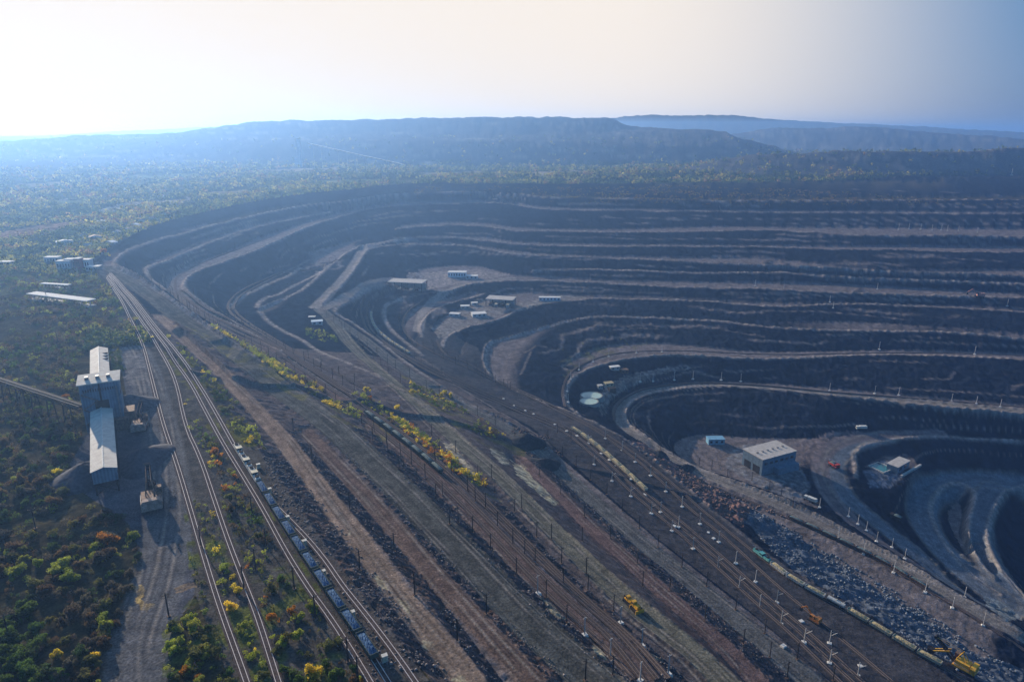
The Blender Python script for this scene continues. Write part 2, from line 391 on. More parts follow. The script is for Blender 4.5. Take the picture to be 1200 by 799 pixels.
# inside the pit the break lines span the surface like a membrane (no flat facets in the bowls)
pit_area = in_poly(GX, GY, [p[:2] for p in dict(LINES)['rim']] + [(4000, -400), (4500, 2600)])
def membrane():
    fs = np.zeros(GX.shape); fc = np.zeros(GX.shape)
    for n, l in LINES:
        for p, q in zip(l, l[1:]):
            if max(p[1], q[1]) < -300: continue
            r0 = max(40, min(math.hypot(*p[:2]), math.hypot(*q[:2])))
            he = 175 if r0 < 320 else (240 if r0 < 520 else 330)
            cell = min(max(1.15 * r0 * r0 / (800 * he), .5), r0 * (AZ[1] - AZ[0])) * .5
            k = max(2, int(math.dist(p[:2], q[:2]) / cell) + 1)
            if k > 20000: continue
            t = np.linspace(0, 1, k); x = p[0] + (q[0] - p[0]) * t; y = p[1] + (q[1] - p[1]) * t; z = p[2] + (q[2] - p[2]) * t
            r = np.hypot(x, y); a = np.arctan2(x, y)
            j = np.rint((a - AZ[0]) / (AZ[1] - AZ[0])).astype(int)
            i = np.searchsorted(RS, r); i = np.clip(i, 1, len(RS) - 1); i = np.where(r - RS[i - 1] < RS[i] - r, i - 1, i)
            ok = (j >= 0) & (j < len(AZ))
            np.add.at(fs, (i[ok], j[ok]), z[ok]); np.add.at(fc, (i[ok], j[ok]), 1)
    out = ~pit_area
    fs[out] = GZ[out]; fc[out] = 1
    H, Wd = GX.shape
    def relax(z, v, m, n):
        for _ in range(n):
            zp = np.pad(z, 1, mode='edge')
            z = np.where(m, v, .25 * (zp[:-2, 1:-1] + zp[2:, 1:-1] + zp[1:-1, :-2] + zp[1:-1, 2:]))
        return z
    def solve(v, m, init, lev):
        h, w = v.shape
        if lev == 0 or min(h, w) < 24: return relax(init, v, m, 300)
        h2, w2 = (h + 1) // 2, (w + 1) // 2
        vp = np.zeros((h2 * 2, w2 * 2)); mp = np.zeros((h2 * 2, w2 * 2)); ip = np.zeros((h2 * 2, w2 * 2)); ip[:h, :w] = init; ip[h:, :w] = init[-1:]; ip[:, w:] = ip[:, w - 1:w]
        vp[:h, :w] = np.where(m, v, 0); mp[:h, :w] = m
        f = lambda q: q.reshape(h2, 2, w2, 2).sum((1, 3))
        c = f(mp); vc = f(vp) / np.maximum(c, 1)
        zc = solve(vc, c > 0, f(ip) / 4, lev - 1)
        up = np.repeat(np.repeat(zc, 2, 0), 2, 1)
        up = up[:h, :w]
        return relax(np.where(m, v, up), v, m, 25)
    m = fc > 0
    v = fs / np.maximum(fc, 1)
    return solve(v, m, GZ.copy(), 6)
GZ = membrane()
_zr = np.gradient(GZ, axis=0) / np.gradient(RS)[:, None]
_za = np.gradient(GZ, axis=1) / (RS[:, None] * (AZ[1] - AZ[0]))
GS = np.hypot(_zr, _za)              # slope of the ground
GTAN = (GZ - CAM_H) / RS[:, None]
def G(x, y):
    """ground point seen at a photograph pixel (real intersection with the terrain)"""
    v = y - 399.5
    fx, fy, fz = x - 600, FPX * CT - v * ST, -(v * CT + FPX * ST)
    a = math.atan2(fx, fy); t = fz / math.hypot(fx, fy)
    fa = (a - AZ[0]) / (AZ[1] - AZ[0]); j = int(min(max(fa, 0), len(AZ) - 2)); fa = min(max(fa - j, 0), 1)
    col = GTAN[:, j] * (1 - fa) + GTAN[:, j + 1] * fa
    i = int(np.argmax(col > t))
    if col[i] <= t: return Vector(P(x, max(y, 170), 0))
    if i == 0: return Vector(P(x, y, GZ[0, j]))
    u = (t - col[i - 1]) / (col[i] - col[i - 1]); r = RS[i - 1] + u * (RS[i] - RS[i - 1])
    return Vector((r * math.sin(a), r * math.cos(a), CAM_H + r * t))

def px_poly(pts):
    """world outline of an area traced on the photograph (real ground intersections)"""
    return [tuple(G(*p)[:2]) for p in pts]
def dist_line(X, Y, pts, reach):
    """distance to a world polyline, evaluated only near it"""
    D = np.full(X.shape, 1e9, np.float32)
    for (x1, y1), (x2, y2) in zip(pts, pts[1:]):
        m = (X > min(x1, x2) - reach) & (X < max(x1, x2) + reach) & (Y > min(y1, y2) - reach) & (Y < max(y1, y2) + reach)
        if not m.any(): continue
        dx, dy = x2 - x1, y2 - y1; L2 = dx * dx + dy * dy + 1e-9
        t = np.clip(((X[m] - x1) * dx + (Y[m] - y1) * dy) / L2, 0, 1)
        D[m] = np.minimum(D[m], np.hypot(X[m] - x1 - t * dx, Y[m] - y1 - t * dy))
    return D
def smooth_path(pts, step=6.0, passes=2):
    """photograph pixels -> smoothed world path with even steps"""
    w = np.array([tuple(G(*p))[:2] for p in pts])
    for _ in range(passes):
        q = [w[0]]
        for a, b in zip(w, w[1:]): q += [a * .75 + b * .25, a * .25 + b * .75]
        q.append(w[-1]); w = np.array(q)
    d = np.r_[0, np.cumsum(np.hypot(*np.diff(w, axis=0).T))]
    s = np.arange(0, d[-1], step); s = np.r_[s, d[-1]]
    return np.c_[np.interp(s, d, w[:, 0]), np.interp(s, d, w[:, 1])]
# ------------------------------------------------------------------ roads, tracks and zones (world paths)
HAUL = smooth_path([(122,314),(150,329),(182,352),(214,378),(252,400),(294,434),(336,461),(374,487),(402,510),(433,541),(470,575),(504,611),(542,648),(572,680),(605,715),(642,750),(700,800)])
DIRT = smooth_path([(187,374),(212,397),(245,425),(285,462),(325,507),(360,552),(395,600),(425,640),(460,690),(500,740),(550,799)])
BERM = smooth_path([(357,505),(390,540),(425,577),(465,622),(505,668),(545,712),(600,772),(625,799)])
RAILC = smooth_path([(205,342),(225,360),(258,379),(310,405),(350,430),(390,456),(430,483),(465,508),(505,540),(540,572),(570,602),(605,637),(645,678),(685,715),(720,745),(762,799)])
YROAD = smooth_path([(374,366),(386,374),(400,392),(412,408),(430,424),(452,444),(480,466),(508,492),(540,520),(570,545),(600,573),(635,608),(672,645),(708,680),(745,712),(785,742),(820,768),(850,799)])
RED6 = smooth_path([(608,536),(648,572),(692,617),(732,652),(770,687),(810,720),(852,757),(888,799)])
GREY7 = smooth_path([(376,366),(400,381),(430,402),(465,430),(500,452),(545,478),(590,500),(625,522),(650,545),(690,582),(724,612),(762,645),(800,672),(840,706),(880,740),(950,799)])
ROADK = smooth_path([(1200,482),(1050,468),(975,462),(900,454),(837,450),(795,453),(757,459),(735,469),(724,482),(728,497),(742,510),(770,527),(808,547),(848,565),(897,584),(948,607),(998,632),(1048,660),(1098,689),(1148,718),(1200,747)])
RAMPF = smooth_path([(475,284),(450,285),(426,292),(418,304),(402,330),(385,348),(369,363)])
RAMP2 = smooth_path([(378,365),(392,358),(420,341),(440,331),(462,327)])
RIBN = smooth_path([(600,326),(550,331),(520,343),(503,356),(494,370),(490,388)])
BLUERD = smooth_path([(1040,512),(1004,519),(984,530),(976,545),(978,563),(992,585),(1015,603),(1050,630),(1085,658),(1120,690),(1160,712)])
FLOOR1 = smooth_path([(1200,566),(1130,561),(1095,571),(1080,588),(1082,612),(1100,640),(1135,675),(1170,700)])
FLOOR2 = smooth_path([(1165,572),(1150,590),(1146,615),(1152,650),(1175,690),(1200,715)])
YARDRD = smooth_path([(120,392),(145,394),(160,412),(172,440),(180,475),(195,540),(200,600),(192,640),(186,680),(172,720),(160,760),(160,799)])
SPIRAL = smooth_path([(1100,508),(1010,511),(978,520),(962,535),(960,555),(970,580),(990,603),(1020,628),(1070,660)])

X, Y = GX, GY
near = np.clip((2200 - GR) / 1200, 0, 1)
slope = GS
# ---- relief: gullies on the faces, lumps on the dumps, soft swells on the plain
n_big = fbm(X, Y, 60, 4); n_mid = fbm(X, Y, 14, 4); n_small = fbm(X, Y, 3.2, 3)
rid = fbm(X, Y, 11, 4, ridge=True)
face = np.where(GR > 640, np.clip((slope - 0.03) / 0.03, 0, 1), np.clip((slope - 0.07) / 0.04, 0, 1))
rim_px = np.clip((GZ < -1.5) * 1.0, 0, 1)
amp_face = np.where(GR < 1700, 1.0, 0.6)
dz = face * (pit_area | (GZ > 5)) * (rid - 0.55) * 2.6 * np.clip(GR / 800, 0.28, 1.2)
dz += pit_area * (n_small - 0.5) * np.where(face > 0.5, 1.6, 0.9) * near
dz += (~pit_area) * ((n_mid - 0.5) * 3.0 + (n_big - 0.5) * np.clip(GR / 200, 2, 22))
# rubble between the road shelves
def strip_mask(pts): return in_poly(X, Y, px_poly(pts))
rub1 = strip_mask([(305,530),(330,530),(370,580),(420,645),(470,712),(530,799),(440,799),(380,690),(330,610)])
rub2 = strip_mask([(345,512),(385,548),(440,608),(500,680),(590,799),(572,799),(485,685),(405,593),(340,510)])
rub3 = strip_mask([(375,500),(435,568),(515,660),(600,752),(640,799),(672,799),(612,744),(550,677),(485,611),(415,538),(388,511)])
rub4 = strip_mask([(400,500),(450,540),(525,610),(600,690),(672,757),(724,799),(750,799),(705,759),(620,686),(545,610),(475,541),(437,505)])
rub5 = strip_mask([(592,592),(660,665),(740,738),(808,799),(780,799),(703,728),(628,658),(555,580)])
rub6 = strip_mask([(617,540),(680,590),(740,648),(820,718),(902,799),(932,799),(860,735),(785,672),(712,610),(640,542)])
rub = (rub1 | rub2 | rub3 | rub4 | rub5 | rub6)
dz *= np.where(strip_mask([(300,400),(350,432),(400,470),(470,520),(560,590),(700,730),(790,799),(1120,799),(1000,712),(930,670),(865,622),(785,556),(712,505),(640,475),(570,440),(560,410),(480,380),(400,385),(330,380)]), .3, 1)
dz += rub * (fbm(X, Y, 4.0, 4, ridge=True) - 0.55) * 1.9
MUCK = [(838,597),(880,618),(930,668),(990,704),(1040,734),(1090,764),(1150,800),(1200,812),(1200,784),(1150,770),(1100,737),(1050,705),(1000,674),(950,642),(905,613),(870,594)]
muck = strip_mask(MUCK)
dz += muck * ((fbm(X, Y, 16, 4, ridge=True) - 0.5) * 3.6 + (n_small - .5) * 1.2)
REDSL = [(735,517),(755,522),(785,541),(830,568),(880,600),(870,618),(830,594),(785,556)]
redsl = strip_mask(REDSL)
dz += redsl * (n_small - 0.5) * 4
# roads are graded flat
def band(path, w, soft=2.0):
    d = dist_line(X, Y, [tuple(p) for p in path], w + 30)
    return np.clip((w + soft - d) / soft, 0, 1), d
roads = {}
flat = np.zeros(X.shape)
for nm, pth, w in (('haul', HAUL, 11.0), ('dirt', DIRT, 4.8), ('berm', BERM, 4.5), ('railc', RAILC, 12), ('yroad', YROAD, 6.5), ('red6', RED6, 4.5), ('grey7', GREY7, 6.0),
                   ('roadk', ROADK, 6.5), ('rampf', RAMPF, 7), ('ramp2', RAMP2, 6), ('ribn', RIBN, 7), ('blue', BLUERD, 9), ('fl1', FLOOR1, 13), ('fl2', FLOOR2, 10), ('yard', YARDRD, 9), ('spiral', SPIRAL, 8)):
    b, d = band(pth, w)
    roads[nm] = (b, d); flat = np.maximum(flat, b)
dz *= (1 - 0.93 * flat)
fade_rim = np.clip((GR - 100) / 50, 0, 1)
# the rail corridor and the loading yard lie level
CORR = [(112,318),(128,318),(160,352),(200,400),(240,448),(300,520),(400,665),(505,799),(270,799),(205,640),(180,520),(160,440),(140,380)]
corr = strip_mask(CORR)
YARD = [(122,386),(152,390),(168,420),(185,470),(205,540),(222,600),(226,650),(228,700),(200,740),(195,799),(140,799),(142,750),(160,705),(168,655),(150,612),(92,575),(82,545),(104,505),(128,500),(150,470),(140,420)]
yard = strip_mask(YARD)
dz *= np.where(corr | yard, 0.12, 1.0)
GZB = GZ.copy()
GZ = GZ + dz * fade_rim
# ramps of spoil and small berms along the edge of the great haul road
for nm, w in (('haul', 12.5), ('roadk', 8.0), ('yroad', 8.0)):
    d = roads[nm][1]; GZ += np.exp(-((d - w) / 1.2) ** 2) * 0.9 * (0.6 + n_small)

def Hxy(x, y):
    """height of the ground mesh at world x, y"""
    r = math.hypot(x, y); a = math.atan2(x, y)
    fa = (a - AZ[0]) / (AZ[1] - AZ[0]); j = int(min(max(fa, 0), len(AZ) - 2)); fa = min(max(fa - j, 0), 1)
    i = int(min(max(np.searchsorted(RS, r) - 1, 0), len(RS) - 2)); fr = min(max((r - RS[i]) / (RS[i + 1] - RS[i]), 0), 1)
    return float((GZ[i, j] * (1 - fa) + GZ[i, j + 1] * fa) * (1 - fr) + (GZ[i + 1, j] * (1 - fa) + GZ[i + 1, j + 1] * fa) * fr)
def HV(x, y):
    r = np.hypot(x, y); a = np.arctan2(x, y)
    fa = np.clip((a - AZ[0]) / (AZ[1] - AZ[0]), 0, len(AZ) - 1.001); j = fa.astype(int); fa = fa - j
    i = np.clip(np.searchsorted(RS, r) - 1, 0, len(RS) - 2); fr = np.clip((r - RS[i]) / (RS[i + 1] - RS[i]), 0, 1)
    return (GZ[i, j] * (1 - fa) + GZ[i, j + 1] * fa) * (1 - fr) + (GZ[i + 1, j] * (1 - fa) + GZ[i + 1, j + 1] * fa) * fr

# ---- surface colours (albedo of the material that lies there, plus shade on the ore faces)
def c3(r, g, b): return np.array([r, g, b], np.float32)
colr = np.zeros(X.shape + (3,), np.float32)
def put(mask, col, var=None):
    m = np.clip(mask, 0, 1)[..., None].astype(np.float32)
    c = np.broadcast_to(col, colr.shape) if var is None else col * var[..., None]
    colr[:] = colr * (1 - m) + c * m
v1 = 0.7 + 0.6 * n_mid; v2 = 0.6 + 0.8 * n_small; v3 = 0.6 + 0.8 * n_big
put(np.ones(X.shape), c3(.050, .044, .026), v2)                          # woodland floor
far_n = fbm(X, Y, 130, 5); field = fbm(X + 900, Y, 320, 3)
put((~pit_area) * (GR > 900) * 0.85, c3(.038, .048, .020), 0.45 + 1.1 * far_n)
put((~pit_area) * (GR > 900) * np.clip((far_n - .55) * 8, 0, 1) * .7, c3(.10, .10, .05))
put((GZ > 14) * (GR > 2300) * face, c3(.095, .092, .088), v3)
for zk in (38, 62, 90, 118, 150, 178, 205):
    put(np.exp(-((GZ + 10 * (n_big - .5) - zk) / 2.6) ** 2) * (GR > 2400) * (GZ > 14) * np.clip((fbm(X + zk * 9, Y, 500, 3) - .42) * 6, 0, 1) * .8, c3(.24, .21, .17))
put((GZ > 14) * (GR > 2300) * (1 - face) * 0.5, c3(.13, .13, .09), v3)
pit = pit_area.astype(np.float32)
put(pit, c3(.135, .112, .108), v1 * v2 / .9)                             # dusty shelves
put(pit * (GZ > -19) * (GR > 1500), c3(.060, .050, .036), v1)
strk = fbm(X * 1.0, Y * 1.0, 9, 3)
put(pit * np.clip(face * 1.3, 0, 1), c3(.012, .017, .030), .3 + 1.4 * strk)  # ore faces: dark rock, their shade put into the colour too
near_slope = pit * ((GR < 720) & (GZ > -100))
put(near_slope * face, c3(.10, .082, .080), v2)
put(rub, c3(.055, .050, .056), .4 + 1.2 * n_small)
put(rub * np.clip((n_mid - .55) * 7, 0, 1) * .7, c3(.12, .080, .066), v2)
put(strip_mask([(300,395),(350,430),(425,480),(500,530),(588,622),(703,732),(780,799),(745,799),(665,728),(545,612),(470,538),(395,475),(310,420)]) * .8, c3(.150, .100, .084), v2)
put(strip_mask([(600,536),(660,575),(740,650),(820,720),(902,799),(850,799),(760,695),(640,578)]) * .6, c3(.125, .075, .062), v2)
yardzone = strip_mask([(470,418),(560,470),(620,500),(690,560),(770,630),(860,700),(975,799),(1120,799),(1000,712),(930,670),(865,622),(785,556),(712,505),(640,475),(585,450),(560,410),(500,380)])
put(yardzone * .85, c3(.068, .062, .064), v1 * (.8 + .4 * n_small))
put(muck, c3(.082, .098, .124), .7 + .6 * n_small)
put(muck * np.clip((n_mid - .5) * 6, 0, 1) * .6, c3(.075, .085, .11))
put(redsl * 1.0, c3(.165, .098, .088), v2)
put(corr * .8, c3(.085, .076, .070), v2)
put(yard * 1.0, c3(.085, .085, .098), v1)
put(roads['yard'][0] * .8, c3(.125, .12, .12), v1)
def ruts(nm, col, w, amt=.25, k=1.0):
    b, d = roads[nm]
    s = 1 + 2.6 * amt * (vnoise(d * .55 * k + 40, n_big * 9) - .5) + 1.6 * amt * (vnoise(d * 1.5 * k + 90, n_mid * 5) - .5)
    put(b, col, s * (.75 + .5 * n_mid))
ruts('haul', c3(.095, .090, .078), 13, .20)
ruts('dirt', c3(.220, .160, .122), 6, .14)
ruts('berm', c3(.150, .102, .082), 6, .12)
ruts('yroad', c3(.145, .132, .100), 8, .15)
ruts('red6', c3(.150, .098, .086), 6, .12)
ruts('grey7', c3(.120, .115, .108), 8, .16)
ruts('roadk', c3(.190, .165, .145), 7, .16)
for nm in ('rampf', 'ramp2', 'ribn'): ruts(nm, c3(.220, .190, .170), 7, .1)
ruts('blue', c3(.12, .135, .155), 9, .14)
ruts('fl1', c3(.12, .135, .155), 12, .14, .7); ruts('fl2', c3(.105, .12, .14), 9, .14, .7)
ruts('spiral', c3(.13, .112, .115), 8, .2)
# windrows of pale broken rock along the lips of the shelves
for nm, l in LINES:
    if nm in ('ac', 'bc', 'cc', 'dc', 'ec', 'fc', 'gc', 'nc', 'mc', 'ic', 'jc', 'kc', 'lc', 'h1c', 'h2c', 'e1c', 'e2c', 'qc', 'n2c'):
        ll = [p[:2] for p in l if p[1] > 200]
        d = dist_line(X, Y, ll, 14)
        far_ = np.clip((GR - 380) / 350, 0, 1)
        wd = np.clip(GR / 420, 1.2, 4.0)
        put(np.exp(-((d - 1) / wd) ** 2) * .85 * far_ * (.5 + n_small), c3(.30, .25, .22), v2)
        GZ += np.exp(-((d - 1.5) / np.clip(GR / 600, 1.0, 2.2)) ** 2) * .8 * far_ * (.5 + n_small)
# thin irregular ledges and lines of scree that follow the height of the faces
gate = fbm(X + 700, Y, 150, 3)
for k_, zk in enumerate((-26, -30, -42, -46, -51, -59, -64, -73, -78, -84, -93, -101, -104, -110, -119, -123, -134, -139, -148, -154, -158, -172, -178, -196)):
    g_ = np.clip((fbm(X + 91 * k_, Y + 53 * k_, 110, 3) - .50) * 9, 0, 1) * (GR > 520) * pit * face
    zz_ = GZB + 5.0 * (n_big - .5) + 1.5 * (n_mid - .5) - zk
    put(np.exp(-(zz_ / np.clip(GR / 2200, .30, .7)) ** 2) * g_ * .9, c3(.20, .165, .15), v2)
    GZ += .6 * g_ / (1 + np.exp(-zz_ * 3)) * 0.8
# minor ledges part way up the faces
for led in ([(1000,223),(1080,226),(1180,231)], [(655,241),(730,241.5),(820,242),(900,243)], [(700,257),(800,257.5),(900,258),(1010,259.5),(1100,262)], [(905,263.5),(960,266),(1010,267),(1060,269)], [(640,279),(740,281),(840,282),(940,284),(1010,287)],
            [(560,299),(620,302),(700,306)], [(720,389),(745,387),(772,387)], [(1020,424),(1050,425),(1085,426.5)], [(1080,445),(1110,446),(1118,438)], [(845,388),(870,392),(895,396)], [(1040,456),(1100,459),(1200,466)], [(930,347),(1000,350),(1060,354)],
            [(900,366),(960,367),(1020,371),(1062,375)], [(760,437),(800,430),(822,430)], [(470,300),(520,296),(560,297)], [(330,322),(362,306),(378,300)], [(615,415),(628,408),(640,409)], [(1040,300),(1100,304),(1180,309)], [(850,305),(950,310),(1040,315)], [(1050,400),(1120,404),(1200,408)],
            [(225,282),(262,270),(300,259)], [(258,306),(290,292),(330,277),(360,266)], [(1100,286),(1150,288),(1200,291)], [(760,470),(800,462),(850,461)], [(600,345),(650,341),(720,342),(780,345)], [(480,350),(500,345),(530,344)], [(610,440),(618,425),(622,415)]):
    lw = [tuple(G(*q)[:2]) for q in led]
    d = dist_line(X, Y, lw, 14); wd = np.clip(GR / 520, 1.0, 3.0)
    put(np.exp(-(d / wd) ** 2) * .8 * (.4 + n_mid), c3(.20, .165, .15), v2)
# pale edges of the deep ramps
for nm, w in (('fl1', 13), ('fl2', 10), ('blue', 9)):
    d = roads[nm][1]; put(np.exp(-((d - w - 2) / 1.8) ** 2) * .6, c3(.19, .17, .15), v2)
# pale sand and clay patches
for poly, col in (([(600,540),(612,545),(640,575),(655,590),(648,592),(628,575),(606,556)], c3(.50, .42, .27)),
                  ([(520,520),(532,522),(548,540),(560,556),(552,556),(536,542)], c3(.40, .34, .24)),
                  ([(575,525),(590,530),(598,545),(590,545),(578,535)], c3(.40, .34, .24)),
                  ([(155,685),(170,682),(170,705),(178,708),(166,718),(160,700)], c3(.42, .29, .11)),
                  ([(205,685),(238,678),(232,686),(208,694)], c3(.30, .20, .11)),
                  ([(635,702),(645,708),(662,724),(655,727),(640,716)], c3(.36, .31, .21)),
                  ([(690,752),(712,766),(712,774),(700,768)], c3(.36, .31, .21)),
                  ([(758,763),(775,770),(773,776),(762,772)], c3(.36, .31, .21)),
                  ([(440,675),(452,680),(458,690),(448,690)], c3(.36, .31, .21)),
                  ([(467,700),(478,705),(486,718),(476,714)], c3(.36, .31, .21)),
                  ([(525,785),(538,790),(550,799),(535,799)], c3(.36, .31, .21)),
                  ([(408,620),(413,622),(414,627),(409,626)], c3(.36, .31, .21)),
                  ([(495,752),(505,758),(503,765),(497,760)], c3(.33, .28, .19)),
                  ([(0,272),(60,262),(112,258),(60,272),(0,282)], c3(.27, .17, .12)),
                  ([(110,246),(150,238),(225,232),(225,237),(160,241),(120,250)], c3(.30, .27, .20)),
                  ([(140,238),(180,235),(226,233),(190,239)], c3(.30, .25, .16)),
                  ([(62,685),(75,690),(90,706),(80,706),(68,698)], c3(.20, .08, .035)),
                  ([(118,385),(140,387),(152,395),(168,420),(178,452),(150,450),(138,420)], c3(.17, .155, .15)),
                  ([(1155,700),(1180,708),(1196,722),(1180,730),(1160,715)], c3(.20, .22, .22)),
                  ([(975,505),(1010,505),(1000,512),(972,516),(962,540),(940,545),(930,520)], c3(.16, .125, .12)),
                  ([(855,530),(875,520),(905,520),(935,540),(950,570),(935,590),(900,575),(850,548)], c3(.17, .165, .17)),
                  ([(1010,552),(1035,540),(1062,552),(1045,572),(1020,572)], c3(.15, .16, .19)),
                  ([(480,320),(560,315),(600,322),(560,328),(500,340),(470,335)], c3(.25, .21, .19)),
                  ([(520,378),(560,350),(600,356),(590,368),(545,386),(515,398),(505,385)], c3(.21, .185, .165)),
                  ([(600,356),(660,346),(690,349),(640,357),(605,366)], c3(.21, .185, .165)),
                  ([(700,470),(710,452),(735,440),(780,432),(820,430),(770,440),(735,455),(715,470),(705,490)], c3(.22, .185, .16))):
    w = px_poly(poly); cx = sum(p[0] for p in w) / len(w); cy_ = sum(p[1] for p in w) / len(w)
    m = in_poly(X + (n_small - .5) * 6, Y + (n_mid - .5) * 8, w)
    put(m * np.clip(.55 + (n_small - .4) * 1.6, 0, 1), col, v2)
# fields and bare strips on the plain
FIELDS = [[(0,272),(60,262),(112,258),(60,272),(0,282)], [(110,246),(150,238),(225,232),(225,237),(160,241),(120,250)], [(15,216),(70,213),(72,217),(20,220)], [(150,206),(235,203),(232,207),(155,210)], [(300,199),(400,196),(395,200),(305,203)],
          [(470,203),(560,200),(590,203),(500,207)], [(60,236),(100,233),(98,237),(64,240)], [(620,202),(690,200),(685,204),(625,206)], [(240,226),(290,222),(292,226),(246,231)], [(370,212),(450,209),(446,213),(372,216)]]
for i_, pl in enumerate(FIELDS[2:]): put(in_poly(X, Y, px_poly(pl)) * .9, (c3(.24, .20, .12), c3(.16, .18, .08), c3(.28, .23, .16))[i_ % 3], v3)
for pl in ([(0,244),(80,232),(200,222),(330,214),(480,212)], [(0,205),(150,198),(350,190),(560,192)], [(230,236),(200,222),(160,206)], [(480,212),(560,206),(700,208)]):
    put(np.exp(-(dist_line(X, Y, px_poly(pl), 30) / 6) ** 2), c3(.30, .26, .20))
# narrow cart tracks worn along the shelves
for pth, offs in ((BERM, (-3.5, 1.5, 3.2)), (RAILC, (-14, -11.5, 12, 14)), (DIRT, (-2, 1.5)), (RED6, (-3, 2.5, 10)), (GREY7, (-4, 0, 4, 11)), (YROAD, (-5, -2, 3, 6, 10)), (HAUL, (-8, -4.5, 4, 8)), (ROADK, (-2, 2.5, -12, -17)), (YARDRD, (-6, -3.4, 0, 2.8, 6))):
    t_ = np.gradient(pth, axis=0); nv = np.c_[t_[:, 1], -t_[:, 0]]; nv /= np.linalg.norm(nv, axis=1)[:, None] + 1e-9
    for o_ in offs:
        wob = np.array([1.2 * math.sin(i * .13 + o_) for i in range(len(pth))])[:, None]
        d = dist_line(X, Y, [tuple(p) for p in pth + nv * (o_ + wob)], 6)
        k_ = (.55 + .5 * (n_mid > .5)) * np.clip((fbm(X + o_ * 31, Y, 45, 2) - .38) * 6, 0, 1) * (GR < 1400)
        put(np.exp(-(d / .55) ** 2) * k_ * .75, c3(.24, .205, .175))
        put(np.exp(-((d - 1.4) / .5) ** 2) * k_ * .5, c3(.045, .04, .04))
# grass and weeds on the ground near the rails and along the shelves
weed = np.clip((fbm(X + 300, Y, 11, 4) - .50) * 7, 0, 1)
GRASS = [(215,600),(262,600),(330,600),(400,700),(440,799),(190,799),(190,740),(225,700)]
put(strip_mask(GRASS) * weed * .85, c3(.10, .11, .03), v2)
put(strip_mask([(195,395),(235,440),(300,520),(300,545),(240,500),(190,420)]) * weed * .85, c3(.13, .12, .03), v2)
put(strip_mask([(215,380),(300,425),(420,480),(560,560),(590,590),(560,575),(470,520),(400,495),(300,440),(225,400)]) * weed * .6, c3(.16, .14, .04), v2)
put(strip_mask([(470,440),(520,465),(570,500),(620,530),(600,545),(540,505),(480,465)]) * weed * .7, c3(.14, .12, .04), v2)
put(strip_mask([(655,425),(700,408),(760,402),(740,412),(690,425),(660,445)]) * weed * .5, c3(.12, .11, .03), v2)

# ------------------------------------------------------------------ ground mesh
def grid_mesh(name):
    nr, na = GX.shape
    co = np.stack([GX, GY, GZ], -1).reshape(-1, 3).astype(np.float32)
    idx = np.arange(nr * na).reshape(nr, na)
    q = np.stack([idx[:-1, :-1], idx[:-1, 1:], idx[1:, 1:], idx[1:, :-1]], -1).reshape(-1, 4)
    me = bpy.data.meshes.new(name)
    me.vertices.add(len(co)); me.vertices.foreach_set('co', co.ravel())
    me.loops.add(q.size); me.loops.foreach_set('vertex_index', q[:, ::-1].ravel().astype(np.int32))
    me.polygons.add(len(q)); me.polygons.foreach_set('loop_start', np.arange(0, q.size, 4, dtype=np.int32))
    me.polygons.foreach_set('loop_total', np.full(len(q), 4, np.int32))
    me.polygons.foreach_set('use_smooth', np.ones(len(q), bool))
    me.update(calc_edges=True)
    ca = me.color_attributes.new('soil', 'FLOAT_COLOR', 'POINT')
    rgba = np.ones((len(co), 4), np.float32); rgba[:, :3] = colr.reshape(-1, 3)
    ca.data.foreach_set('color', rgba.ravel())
    o = bpy.data.objects.new(name, me); COL.objects.link(o)
    return o
